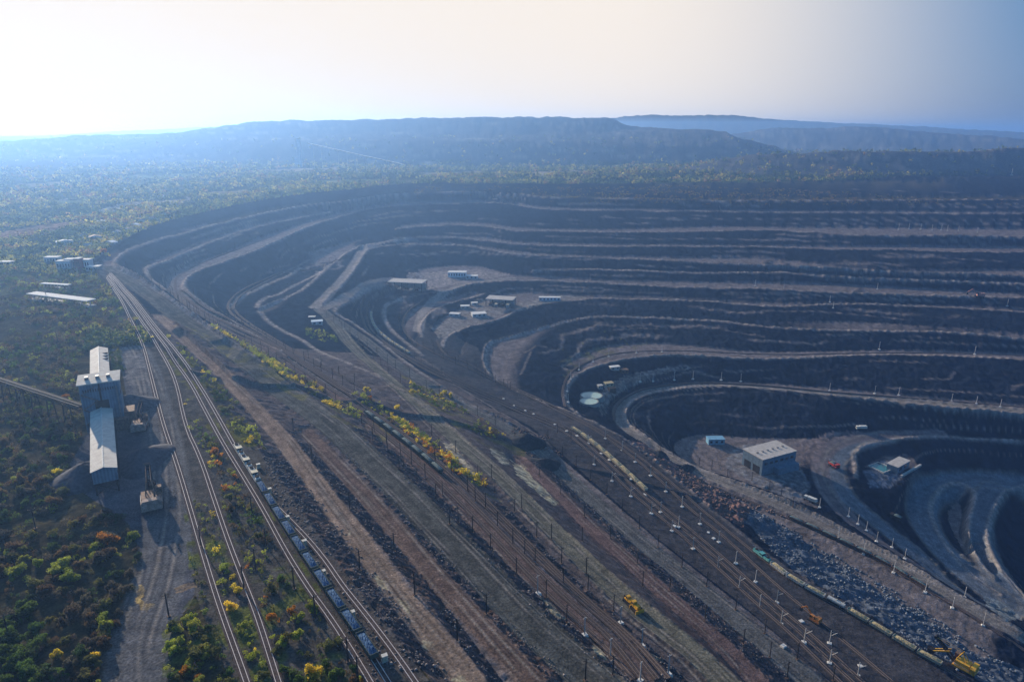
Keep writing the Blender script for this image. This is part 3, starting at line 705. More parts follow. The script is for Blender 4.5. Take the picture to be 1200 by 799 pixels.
def ground_mat():
    m = bpy.data.materials.new('soil and rock'); m.use_nodes = True
    nt = m.node_tree; N = nt.nodes; L = nt.links; b = N['Principled BSDF']
    b.inputs['Roughness'].default_value = .92; b.inputs['Specular IOR Level'].default_value = 0.0
    at = N.new('ShaderNodeVertexColor'); at.layer_name = 'soil'
    tc = N.new('ShaderNodeTexCoord')
    n1 = N.new('ShaderNodeTexNoise'); n1.inputs['Scale'].default_value = 1.1; n1.inputs['Detail'].default_value = 7; n1.inputs['Roughness'].default_value = .65
    n2 = N.new('ShaderNodeTexNoise'); n2.inputs['Scale'].default_value = .16; n2.inputs['Detail'].default_value = 5
    vo = N.new('ShaderNodeTexVoronoi'); vo.inputs['Scale'].default_value = .55
    for n in (n1, n2, vo): L.new(tc.outputs['Object'], n.inputs['Vector'])
    mr = N.new('ShaderNodeMapRange'); mr.inputs[1].default_value = .3; mr.inputs[2].default_value = .7; mr.inputs[3].default_value = .38; mr.inputs[4].default_value = 1.5
    L.new(n1.outputs['Fac'], mr.inputs[0])
    mr2 = N.new('ShaderNodeMapRange'); mr2.inputs[1].default_value = .3; mr2.inputs[2].default_value = .7; mr2.inputs[3].default_value = .70; mr2.inputs[4].default_value = 1.28
    L.new(n2.outputs['Fac'], mr2.inputs[0])
    mu = N.new('ShaderNodeMath'); mu.operation = 'MULTIPLY'; L.new(mr.outputs[0], mu.inputs[0]); L.new(mr2.outputs[0], mu.inputs[1])
    sc = N.new('ShaderNodeVectorMath'); sc.operation = 'SCALE'; L.new(at.outputs[0], sc.inputs[0]); L.new(mu.outputs[0], sc.inputs['Scale'])
    # pale stones and chips, sunlit speckle put into the colour
    n3 = N.new('ShaderNodeTexNoise'); n3.inputs['Scale'].default_value = .62; n3.inputs['Detail'].default_value = 9; n3.inputs['Roughness'].default_value = .75
    L.new(tc.outputs['Object'], n3.inputs['Vector'])
    m3 = N.new('ShaderNodeMapRange'); m3.inputs[1].default_value = .57; m3.inputs[2].default_value = .70; m3.inputs[3].default_value = 1.0; m3.inputs[4].default_value = 2.1
    L.new(n3.outputs['Fac'], m3.inputs[0])
    sc3 = N.new('ShaderNodeVectorMath'); sc3.operation = 'SCALE'; L.new(sc.outputs[0], sc3.inputs[0]); L.new(m3.outputs[0], sc3.inputs['Scale'])
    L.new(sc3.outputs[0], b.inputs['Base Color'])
    bp = N.new('ShaderNodeBump'); bp.inputs['Strength'].default_value = .8; bp.inputs['Distance'].default_value = .14
    ad = N.new('ShaderNodeMath'); ad.operation = 'ADD'; L.new(n1.outputs['Fac'], ad.inputs[0]); L.new(vo.outputs['Distance'], ad.inputs[1])
    L.new(ad.outputs[0], bp.inputs['Height']); L.new(bp.outputs[0], b.inputs['Normal'])
    return m
ground = grid_mesh('ground')
ground.data.materials.append(ground_mat())
ground['kind'] = 'structure'

# ------------------------------------------------------------------ haze: one even body of air round the scene
def haze_box():
    x0, x1, y0, y1, z0, z1 = -62000, 62000, -3000, 62000, -245, 262
    me = bpy.data.meshes.new('haze')
    me.from_pydata([(x, y, z) for z in (z0, z1) for y in (y0, y1) for x in (x0, x1)], [],
                   [(0, 2, 3, 1), (4, 5, 7, 6), (0, 1, 5, 4), (2, 6, 7, 3), (0, 4, 6, 2), (1, 3, 7, 5)])
    m = bpy.data.materials.new('haze'); m.use_nodes = True
    nt = m.node_tree; nt.nodes.clear()
    out = nt.nodes.new('ShaderNodeOutputMaterial'); pv = nt.nodes.new('ShaderNodeVolumePrincipled')
    pv.inputs['Color'].default_value = (.26, .50, .97, 1)
    pv.inputs['Density'].default_value = HAZE
    pv.inputs['Anisotropy'].default_value = .55
    nt.links.new(pv.outputs[0], out.inputs['Volume'])
    me.materials.append(m)
    o = bpy.data.objects.new('haze', me); COL.objects.link(o); o['kind'] = 'stuff'
    return o
HAZE = 1.2e-4
haze_box()
# ------------------------------------------------------------------ object helpers
class MB:
    """collects shapes; build() links them as ONE mesh object"""
    def __init__(s): s.v = []; s.f = []; s.mi = []; s.m = 0
    def add(s, vs, fs):
        o = len(s.v); s.v += [tuple(p) for p in vs]; s.f += [tuple(i + o for i in f) for f in fs]; s.mi += [s.m] * len(fs)
        return s
    def box(s, x0, x1, y0, y1, z0, z1, top=None):
        tx0, tx1, ty0, ty1 = top or (x0, x1, y0, y1)
        return s.add([(x0,y0,z0),(x1,y0,z0),(x1,y1,z0),(x0,y1,z0),(tx0,ty0,z1),(tx1,ty0,z1),(tx1,ty1,z1),(tx0,ty1,z1)],
                     [(0,3,2,1),(4,5,6,7),(0,1,5,4),(1,2,6,5),(2,3,7,6),(3,0,4,7)])
    def tube(s, a, b, r0, r1=None, n=6):
        r1 = r0 if r1 is None else r1
        a = Vector(a); b = Vector(b); d = (b - a).normalized()
        u = d.orthogonal().normalized(); w = d.cross(u)
        vs = []
        for p, r in ((a, r0), (b, r1)):
            for i in range(n):
                t = 2 * math.pi * i / n; vs.append(p + u * (r * math.cos(t)) + w * (r * math.sin(t)))
        return s.add(vs, [(i, (i + 1) % n, n + (i + 1) % n, n + i) for i in range(n)] + [tuple(range(n))[::-1], tuple(range(n, 2 * n))])
    def beam(s, a, b, w, h):
        a = Vector(a); b = Vector(b); d = (b - a).normalized(); up = Vector((0, 0, 1))
        if abs(d.z) > .95: up = Vector((0, 1, 0))
        x = d.cross(up).normalized() * (w / 2); y = x.cross(d).normalized() * (h / 2)
        return s.add([p + i * x + j * y for p in (a, b) for i, j in ((-1,-1),(1,-1),(1,1),(-1,1))],
                     [(0,3,2,1),(4,5,6,7),(0,1,5,4),(1,2,6,5),(2,3,7,6),(3,0,4,7)])
    def prism(s, prof, y0, y1):
        """profile of (x, z) swept along y"""
        n = len(prof)
        return s.add([(x, y0, z) for x, z in prof] + [(x, y1, z) for x, z in prof],
                     [(i, (i + 1) % n, n + (i + 1) % n, n + i)[::-1] for i in range(n)] + [tuple(range(n)), tuple(range(n, 2 * n))[::-1]])
    def mound(s, x0, x1, y0, y1, z0, h, n=7, m=5, seed=0):
        rr = random.Random(seed); vs = []; fs = []
        for i in range(n + 1):
            for j in range(m + 1):
                u = i / n; v = j / m
                e = min(1, 4 * u * (1 - u) * 1.6) * min(1, 4 * v * (1 - v) * 1.3)
                vs.append((x0 + (x1 - x0) * u, y0 + (y1 - y0) * v, z0 + h * e * (.7 + .5 * rr.random()) * (0 if u in (0, 1) or v in (0, 1) else 1)))
        for i in range(n):
            for j in range(m):
                a = i * (m + 1) + j; fs.append((a, a + m + 1, a + m + 2, a + 1))
        k = len(vs); vs += [(x0, y0, z0 - .3), (x1, y0, z0 - .3), (x1, y1, z0 - .3), (x0, y1, z0 - .3)]; fs.append((k, k + 3, k + 2, k + 1))
        return s.add(vs, fs)
    def build(s, name, mats, parent=None, smooth=False):
        me = bpy.data.meshes.new(name); me.from_pydata(s.v, [], s.f)
        if not isinstance(mats, (list, tuple)): mats = [mats]
        for m in mats: me.materials.append(m)
        if len(mats) > 1: me.polygons.foreach_set('material_index', s.mi)
        if smooth: me.polygons.foreach_set('use_smooth', [True] * len(s.f))
        me.update()
        o = bpy.data.objects.new(name, me); COL.objects.link(o)
        if parent is not None: o.parent = parent
        return o
def tag(o, label, cat, group=None, kind=None):
    if label: o['label'] = label
    if cat: o['category'] = cat
    if group: o['group'] = group
    if kind: o['kind'] = kind
    return o
def empty(name, loc=(0, 0, 0), rz=0.0, label=None, cat=None, group=None, tilt=0.0):
    o = bpy.data.objects.new(name, None); COL.objects.link(o)
    o.location = loc; o.rotation_euler = (tilt, 0, rz); o.empty_display_size = .3
    return tag(o, label, cat, group)
KIDS = {}
def copy_thing(src, loc, rz, label=None, group=None, tilt=0.0, scale=None):
    if src.name not in KIDS:
        KIDS[src.name] = [(c, list(c.children)) for c in src.children]
    r = src.copy(); COL.objects.link(r); r.location = loc; r.rotation_euler = (tilt, 0, rz)
    if scale: r.scale = scale
    if label: r['label'] = label
    if group: r['group'] = group
    for c, gs in KIDS[src.name]:
        d = c.copy(); COL.objects.link(d); d.parent = r
        for g in gs:
            e = g.copy(); COL.objects.link(e); e.parent = d
    return r
class Kind:
    """first use moves the built thing itself, later uses copy it"""
    def __init__(s, make): s.make = make; s.src = None
    def put(s, loc, rz, label, group=None, tilt=0.0, scale=None):
        if s.src is None:
            s.src = s.make(); o = s.src
            bpy.context.view_layer.update()
            KIDS[o.name] = [(c, list(c.children)) for c in o.children]
            o.location = loc; o.rotation_euler = (tilt, 0, rz)
            if scale: o.scale = scale
            o['label'] = label
            if group: o['group'] = group
            return o
        return copy_thing(s.src, loc, rz, label, group, tilt, scale)
def on(x, y, dz=0.0):
    p = G(x, y); return Vector((p.x, p.y, Hxy(p.x, p.y) + dz))
def at_len(path, s):
    d = np.r_[0, np.cumsum(np.hypot(*np.diff(path, axis=0).T))]
    x = np.interp(s, d, path[:, 0]); y = np.interp(s, d, path[:, 1])
    x2 = np.interp(s + 1, d, path[:, 0]); y2 = np.interp(s + 1, d, path[:, 1])
    return x, y, math.atan2(y2 - y, x2 - x)
def plen(path): return float(np.hypot(*np.diff(path, axis=0).T).sum())
def near_len(path, q):
    d = np.r_[0, np.cumsum(np.hypot(*np.diff(path, axis=0).T))]
    return float(d[np.argmin(np.hypot(path[:, 0] - q[0], path[:, 1] - q[1]))])

# materials
RUST = mat('rusty steel', (.21, .13, .09), .8, .1, .4, .6, dirt=(.07, .05, .045))
DARKST = mat('dark steel', (.035, .032, .032), .85, 0, .3, .5, spec=.03)
GREYST = mat('grey steel', (.22, .22, .22), .6, .2, .25, .5)
CONC = mat('weathered concrete', (.42, .40, .37), .9, 0, .2, .4, dirt=(.22, .20, .18))
CONCW = mat('pale concrete', (.62, .59, .54), .9, 0, .15, .6)
WOODP = mat('dark mast', (.040, .034, .032), .8, 0, .2, 1)
PALEP = mat('pale mast', (.50, .47, .44), .85, 0, .15, 1)
INSUL = mat('insulators', (.16, .12, .10), .4)
RAILM = mat('worn rail steel', (.58, .52, .50), .7, .0)
BALLAST = mat('ballast and sleepers', (.060, .052, .052), .95, 0, .4, 1.2, bump=.08, spec=0)
DUSTYB = mat('dusty ballast', (.085, .066, .060), .95, 0, .4, 1.2, bump=.08, spec=0)
ORE = mat('blue grey ore', (.055, .115, .21), .95, 0, .6, 1.8, bump=.15, dirt=(.02, .03, .05))
ORED = mat('dark ore', (.11, .15, .15), .8, .1, .45, 1.5, bump=.15)
SAND = mat('yellow overburden', (.36, .29, .16), .95, 0, .3, 1.2, bump=.1)
YELL = mat('yellow machine paint', (.62, .33, .03), .5, 0, .2, .5, dirt=(.28, .16, .06))
ORNG = mat('orange machine paint', (.45, .17, .04), .55, 0, .2, .5, dirt=(.2, .1, .05))
WHITEP = mat('dirty white paint', (.60, .58, .52), .6, 0, .2, .6, dirt=(.35, .32, .28))
CREAM = mat('cream paint', (.52, .47, .34), .6, 0, .2, .6, dirt=(.28, .25, .19))
TEAL = mat('teal paint', (.10, .36, .34), .5, 0, .15, .6)
REDP = mat('red paint', (.42, .05, .04), .5, 0, .15, .6)
GLASS = mat('window glass', (.02, .025, .03), .12, 0, spec=.6)
GREENW = mat('dark green paint', (.06, .085, .075), .7, 0, .25, .6)
def corrugated(name, c1, c2, period=1.0, axis=0, rough=.6):
    m = bpy.data.materials.new(name); m.use_nodes = True
    nt = m.node_tree; N = nt.nodes; L = nt.links; b = N['Principled BSDF']; b.inputs['Roughness'].default_value = .8; b.inputs['Specular IOR Level'].default_value = .08
    tc = N.new('ShaderNodeTexCoord'); wv = N.new('ShaderNodeTexWave'); wv.bands_direction = 'XYZ'[axis]; wv.inputs['Scale'].default_value = .314 / period * 1.0
    wv.inputs['Distortion'].default_value = .1
    L.new(tc.outputs['Object'], wv.inputs['Vector'])
    no = N.new('ShaderNodeTexNoise'); no.inputs['Scale'].default_value = .35; no.inputs['Detail'].default_value = 6; L.new(tc.outputs['Object'], no.inputs['Vector'])
    mx = N.new('ShaderNodeMix'); mx.data_type = 'RGBA'; mx.inputs[6].default_value = tuple(c1) + (1,); mx.inputs[7].default_value = tuple(c2) + (1,)
    mr = N.new('ShaderNodeMapRange'); mr.inputs[1].default_value = .38; mr.inputs[2].default_value = .68; L.new(no.outputs['Fac'], mr.inputs[0]); L.new(mr.outputs[0], mx.inputs[0])
    s2 = N.new('ShaderNodeVectorMath'); s2.operation = 'SCALE'; L.new(mx.outputs[2], s2.inputs[0])
    m2 = N.new('ShaderNodeMapRange'); m2.inputs[3].default_value = .82; m2.inputs[4].default_value = 1.08; L.new(wv.outputs['Fac'], m2.inputs[0]); L.new(m2.outputs[0], s2.inputs['Scale'])
    L.new(s2.outputs[0], b.inputs['Base Color'])
    bp = N.new('ShaderNodeBump'); bp.inputs['Distance'].default_value = .12; bp.inputs['Strength'].default_value = .5; L.new(wv.outputs['Fac'], bp.inputs['Height']); L.new(bp.outputs[0], b.inputs['Normal'])
    return m
ROOFC = corrugated('pale sheet roofing', (.66, .60, .51), (.52, .46, .39), 1.6, 1)
WALLC = corrugated('blue grey wall panels', (.17, .24, .30), (.12, .17, .22), 1.5, 0)
WALLW = corrugated('pale wall panels', (.50, .52, .52), (.38, .40, .41), 2.0, 0)
SHEDR = corrugated('shed roofing', (.52, .47, .42), (.38, .34, .30), 2.0, 0)

# ------------------------------------------------------------------ railway tracks
def offset_path(path, off):
    t = np.gradient(path, axis=0); n = np.c_[t[:, 1], -t[:, 0]]; n /= np.linalg.norm(n, axis=1)[:, None] + 1e-9
    return path + n * off
def ribbon(mb, path, half, dz, thick=.0, lift=None):
    n = np.gradient(path, axis=0); n = np.c_[n[:, 1], -n[:, 0]]; n /= np.linalg.norm(n, axis=1)[:, None] + 1e-9
    z = HV(path[:, 0], path[:, 1]) if lift is None else lift
    a = path + n * half; b = path - n * half
    k = len(path); vs = []
    for i in range(k):
        vs += [(a[i, 0], a[i, 1], z[i] + dz), (b[i, 0], b[i, 1], z[i] + dz), (b[i, 0], b[i, 1], z[i] + dz - thick), (a[i, 0], a[i, 1], z[i] + dz - thick)]
    fs = []
    for i in range(k - 1):
        o = i * 4; q = o + 4
        fs += [(o, o + 1, q + 1, q), (o + 1, o + 2, q + 2, q + 1), (o + 3, o, q, q + 3)]
    return mb.add(vs, fs)
def sm(z, k=9):
    kk = np.ones(k) / k; return np.convolve(np.pad(z, k // 2, mode='edge'), kk, mode='valid')[:len(z)]
TRACKS = []
RAILD = mat('rusty rail', (.20, .155, .135), .8, .0, spec=.05)
def track(path, label, bed=DUSTYB, group='railway tracks of the mine', rail=None):
    z = HV(path[:, 0], path[:, 1])
    for o_ in (-1.6, 1.6): z = np.maximum(z, HV(*offset_path(path, o_).T))
    z = sm(z, 7) if len(z) > 9 else z
    e = empty('railway_track', (0, 0, 0), 0, label, 'railway track', group)
    ribbon(MB(), path, 1.6, .32, .9, z).build('sleeper_bed', bed, e)
    for s_ in (-.76, .76):
        ribbon(MB(), offset_path(path, s_), .09, .52, .2, z).build('rail', rail or RAILD, e)
    TRACKS.append((path, z))
    return path, z
T1 = smooth_path([(126,330),(140,352),(156,380),(168,404),(177,440),(184,468),(192,500),(207,542),(224,600),(240,655),(257,710),(275,760),(289,799),(300,835)])
T2 = smooth_path([(127,328),(148,356),(170,385),(190,414),(207,447),(217,500),(235,537),(250,582),(266,630),(282,672),(300,717),(313,757),(326,799),(336,830)])
T3 = smooth_path([(128,326),(152,352),(174,382),(197,414),(222,446),(243,486),(262,521),(285,558),(310,600),(334,645),(362,690),(386,722),(408,756),(434,799),(450,828)])
T4 = smooth_path([(130,325),(155,351),(180,383),(206,415),(232,448),(255,487),(277,527),(300,563),(325,604),(351,644),(382,691),(419,744),(453,796),(470,825)])
T5 = smooth_path([(318,588),(342,612),(364,635),(384,660),(401,686),(419,708),(441,736),(462,764),(487,799),(505,828)])
track(T1, 'leftmost railway track, running past the loading yard and the rusty shovels', rail=RAILM)
track(T2, 'second railway track from the left, running through the bushes', rail=RAILM)
tz3 = track(T3, 'railway track running just left of the loaded ore train', rail=RAILM)
tz4 = track(T4, 'railway track that carries the long train of blue ore cars', rail=RAILM)
track(T5, 'short curved railway track between the ore train and the dirt road', DUSTYB, rail=RAILM)
rc = [offset_path(RAILC, o) for o in (-9, -3.5, 2.5, 8.5)]
for k_, (pth, lb) in enumerate(zip(rc, ('railway track at the foot of the rubble slope above the red brown rail shelf', 'railway track in the left middle of the red brown rail shelf',
              'railway track carrying the train of dark hopper cars', 'railway track nearest the yellow bushes on the red brown rail shelf'))):
    t_ = track(pth, lb)
    if k_ == 2: tz_rc = t_
g7 = offset_path(GREY7, 9); g7b = offset_path(GREY7, 14)
i0_ = near_len(GREY7, G(600, 505)[:2])
YC = smooth_path([(438,360),(434,374),(440,388),(456,402),(480,418),(520,440),(560,458),(600,474),(636,490),(673,507),(700,527),(730,553),(760,580),(800,613),(850,656),(900,701),(955,748),(1010,799),(1040,825)])
tz_yc = track(YC, 'railway track of the pole yard that carries the train of yellow cars', BALLAST)
track(offset_path(YC, 6.5), 'railway track just left of the train of yellow cars', BALLAST)
track(offset_path(YC, 14), 'railway track farthest left in the pole yard', BALLAST)
YB = smooth_path([(497,352),(480,364),(470,378),(476,394),(500,412),(540,430),(590,452),(640,476),(700,508),(740,536),(775,566),(812,600),(852,632),(905,682),(960,728),(1020,778),(1060,812)])
track(YB, 'railway track just right of the train of yellow cars in the pole yard', BALLAST)
YA = smooth_path([(512,400),(520,418),(545,426),(580,446),(620,463),(665,486),(705,508),(745,534),(780,562),(820,596),(850,620),(885,649),(901,661),(922,677),(945,691),(982,711),(1025,736),(1072,765),(1120,792),(1150,812)])
tz_ya = track(YA, 'railway track along the edge of the blue blasted rock, carrying a loading train', BALLAST)
KD = smooth_path([(760,532),(800,556),(840,575),(880,590),(905,601),(950,621),(985,638),(1030,660),(1075,688),(1110,708),(1150,733),(1200,766),(1230,786)])
tz_kd = track(offset_path(KD, -3), 'railway track between the blasted rock and the rim road of the deep pit')
EB = smooth_path([(400,305),(372,318),(340,318),(305,336),(278,352),(272,366),(292,382),(325,402),(362,424),(398,442),(433,458)])
track(offset_path(EB, 0), 'railway track curving round the fifth shelf at the left end of the pit')
track(offset_path(EB, 7), 'outer railway track curving round the fifth shelf at the left end of the pit')
CB = smooth_path([(320,277),(280,292),(238,307),(208,322),(204,334),(210,350),(228,366),(262,388)])
track(CB, 'railway track curving round the third shelf at the left tip of the pit')
JB = smooth_path([(1200,417),(1100,413),(1000,414),(900,416),(812,411),(762,411),(718,414),(684,425),(666,440),(658,458),(662,478)])
track(JB, 'railway track curving round the shelf above the two settling ponds')
KB = smooth_path([(1200,477),(1100,469),(975,460),(900,452),(837,448.5),(795,450),(755,456),(732,466),(719,480),(720,494)])
track(KB, 'railway track on the shelf above the deep dark bowl, curving round its left end')

# ------------------------------------------------------------------ rolling stock
def bogie(mb, y):
    mb.box(-1.1, 1.1, y - 1.4, y + 1.4, .45, .95)
    for dx in (-.82, .82):
        for dy in (-.9, .9): mb.tube((dx - .08, y + dy, .47), (dx + .08, y + dy, .47), .47, n=8)
    return mb
def make_wagon(body_mat, load_mat, low=False, L=12.6):
    def mk():
        e = empty('ore_wagon', label='x', cat='wagon'); h = L / 2; w = 1.55
        z0, z1 = (1.15, 2.9 if not low else 2.3)
        b = MB(); b.box(-w, w, -h, h, z0 - .1, z0 + .25)
        for sx in (-1, 1): b.add([(sx*w*.86,-h,z0+.25),(sx*w,-h,z1),(sx*w,h,z1),(sx*w*.86,h,z0+.25),(sx*(w*.86-.12),-h,z0+.25),(sx*(w-.12),-h,z1),(sx*(w-.12),h,z1),(sx*(w*.86-.12),h,z0+.25)],
                                  [(0,1,2,3),(7,6,5,4),(1,5,6,2),(0,4,5,1),(3,2,6,7)])
        for sy in (-1, 1): b.box(-w, w, sy*h - .12, sy*h + .12, z0 + .25, z1 + .15)
        for k in range(7):
            y = -h + .9 + k * (L - 1.8) / 6
            for sx in (-1, 1): b.box(sx*w - .06 if sx > 0 else sx*w - .16, sx*w + .16 if sx > 0 else sx*w + .06, y - .1, y + .1, z0, z1)
        b.build('body', body_mat, e)
        MB().mound(-w + .14, w - .14, -h + .3, h - .3, z1 - .35, .75, 8, 14, seed=3).build('ore_load', load_mat, e)
        u = MB(); u.box(-.3, .3, -h - .55, h + .55, .8, 1.05); u.tube((-1.1, -2, .8), (-1.1, 2, .8), .3); u.tube((1.1, -2, .8), (1.1, 2, .8), .3)
        u.build('underframe', DARKST, e)
        for sy in (-1, 1): bogie(MB(), sy * (h - 2.3)).build('bogie', DARKST, e)
        return e
    return mk
def make_loco(c1, c2, L=15.5, deck=False):
    def mk():
        e = empty('mine_locomotive', label='x', cat='locomotive'); h = L / 2
        f = MB(); f.box(-1.55, 1.55, -h, h, 1.1, 1.45); f.box(-.3, .3, -h - .5, h + .5, .75, 1.1); f.build('frame', DARKST, e)
        b = MB()
        b.box(-1.35, 1.35, -h + .3, -1.6, 1.45, 3.5, (-1.2, 1.2, -h + .4, -1.8)); b.box(-1.35, 1.35, 1.9, h - .3, 1.45, 3.3, (-1.2, 1.2, 2.1, h - .4))
        for k in range(6): b.box(-1.42, -1.35, -h + 1 + k * .8, -h + 1.4 + k * .8, 1.8, 3.0)
        b.build('hood', c1, e)
        cb = MB(); cb.box(-1.5, 1.5, -1.6, 1.6, 1.45, 4.1, (-1.35, 1.35, -1.5, 1.5)); cb.box(-1.6, 1.6, -1.8, 1.8, 4.1, 4.25); cab = cb.build('cab', c2, e)
        g = MB(); g.box(-1.2, 1.2, -1.64, -1.56, 3.0, 3.8); g.box(-1.2, 1.2, 1.56, 1.64, 3.0, 3.8); g.box(-1.54, -1.46, -1.1, 1.1, 3.0, 3.8); g.box(1.46, 1.54, -1.1, 1.1, 3.0, 3.8); g.build('window', GLASS, cab)
        r = MB()
        r.box(-.3, .3, -h + 1.6, h - 1.8, 3.45, 3.62)
        for y in (-h + 2.2, h - 2.4): r.box(-.9, .9, y - .9, y + .9, 3.5, 3.9); r.tube((-.6, y, 3.9), (-.6, y + 1.2, 5.0), .07); r.tube((.6, y, 3.9), (.6, y + 1.2, 5.0), .07); r.tube((-.9, y + 1.2, 5.0), (.9, y + 1.2, 5.0), .08)
        r.build('pantograph', DARKST, e)
        rr = MB()
        for sx in (-1.5, 1.5):
            rr.tube((sx, -h + .2, 2.3), (sx, h - .2, 2.3), .05, n=4)
            for k in range(9): rr.tube((sx, -h + .2 + k * (L - .4) / 8, 1.4), (sx, -h + .2 + k * (L - .4) / 8, 2.3), .04, n=4)
        rr.build('handrail', WHITEP, e)
        for sy in (-1, 1): bogie(MB(), sy * (h - 2.6)).build('bogie', DARKST, e)
        return e
    return mk
def make_tank():
    e = empty('tank_wagon', label='x', cat='wagon'); h = 5.6
    MB().box(-1.3, 1.3, -h, h, 1.0, 1.25).build('underframe', DARKST, e)
    t = MB(); t.tube((0, -h + .2, 2.5), (0, h - .2, 2.5), 1.35, n=14); t.build('tank', WHITEP, e)
    MB().tube((0, 0, 3.7), (0, 0, 4.3), .5, n=10).build('dome', CREAM, e)
    for sy in (-1, 1): bogie(MB(), sy * (h - 2)).build('bogie', DARKST, e)
    return e
def lay(tr, s, kind, label, group=None, scale=None):
    path, z = tr
    x, y, a = at_len(path, s)
    d = np.r_[0, np.cumsum(np.hypot(*np.diff(path, axis=0).T))]
    zz = float(np.interp(s, d, z)) + .52; z2 = float(np.interp(s + 6, d, z)); z1 = float(np.interp(s - 6, d, z))
    flip_ = math.pi if int(s / 14) % 2 and kind not in (K_loco, K_loco2) else 0
    return kind.put((float(x), float(y), zz), a - math.pi / 2 + flip_, label, group, tilt=math.atan2(z2 - z1, 12) * (-1 if flip_ else 1), scale=scale)
K_blue = Kind(make_wagon(GREENW, ORE)); K_yel = Kind(make_wagon(CREAM, SAND)); K_dark = Kind(make_wagon(GREENW, ORED)); K_flat = Kind(make_wagon(RUST, ORED, True))
K_white = Kind(make_wagon(WHITEP, SAND)); K_loco = Kind(make_loco(WHITEP, CREAM)); K_loco2 = Kind(make_loco(TEAL, TEAL)); K_tank = Kind(make_tank)
# train with blue ore cars
s0 = near_len(T4, G(279,531)[:2])
names = ['front white locomotive unit at the head of the blue ore train', 'second white locomotive unit of the blue ore train, next to the first', 'third white unit coupled to the blue ore cars']
for k in range(3): lay(tz4, s0 + 2 + k * 16.6, K_loco, names[k], 'locomotive units of the blue ore train')
s = s0 + 3 * 16.6 + .3
ordn = ['first', 'second', 'third', 'fourth', 'fifth', 'sixth', 'seventh', 'eighth', 'ninth', 'tenth', 'eleventh', 'twelfth', 'thirteenth', 'fourteenth', 'fifteenth', 'sixteenth', 'seventeenth', 'eighteenth', 'nineteenth', 'twentieth']
for k in range(13):
    p_ = at_len(T4, s)
    v_ = (170 * CT - p_[1] * ST) / (p_[1] * CT + 170 * ST)
    if v_ * 800 + 399.5 > 793: break
    lay(tz4, s, K_blue, ordn[k] + ' ore car behind the white locomotive, heaped with blue grey ore', 'cars heaped with blue ore'); s += 14.4
# dark hopper train
s = near_len(rc[2], G(431,489)[:2]); s1 = near_len(rc[2], G(509,553)[:2]); k = 0
while s < s1: lay(tz_rc, s, K_dark, ordn[k] + ' dark green hopper car from the far end, beside the yellow bushes', 'dark cars on the rail shelf'); s += 14.2; k += 1
# yellow train in the pole yard
s = near_len(YC, G(674,508)[:2]); s1 = near_len(YC, G(759,577)[:2]); k = 0
while s < s1: lay(tz_yc, s, K_yel, ordn[k] + ' yellow car from the far end of the train in the pole yard', 'yellow cars in the pole yard'); s += 14.2; k += 1
# loading train
s = near_len(YA, G(889,652)[:2]); lay(tz_ya, s, K_loco2, 'teal locomotive at the head of the train beside the blue blasted rock', None)
s += 15.5
for k in range(4): lay(tz_ya, s, K_white if k < 3 else K_tank, ('first white car', 'second white car', 'third white car', 'white tank car')[k] + ' behind the teal locomotive', 'pale cars of the loading train'); s += 14.0
s1 = near_len(YA, G(1118,790)[:2]); k = 0
while s < s1 and k < 20: lay(tz_ya, s, K_yel, ordn[k] + ' long yellow brown car behind the white tank car beside the blasted rock', 'yellow brown cars of the loading train'); s += 14.2; k += 1
# dark train by the rim road
KDp = (offset_path(KD, -3), tz_kd[1]); s = near_len(KDp[0], G(930,612)[:2]); s1 = near_len(KDp[0], G(1090,697)[:2]); k = 0
while s < s1 and k < 20: lay(KDp, s, K_flat, ordn[k] + ' low dark car from the far end beside the rim road of the deep pit', 'dark cars beside the rim road'); s += 14.2; k += 1
# white train on the shelf under the first open shed
s = near_len(YC, G(436,372)[:2]); s1 = near_len(YC, G(478,417)[:2]); k = 0
while s < s1 and k < 20: lay(tz_yc, s, K_white, ordn[k] + ' white topped car from the far end on the shelf below the first open shed', 'white cars below the open shed'); s += 15.2; k += 1

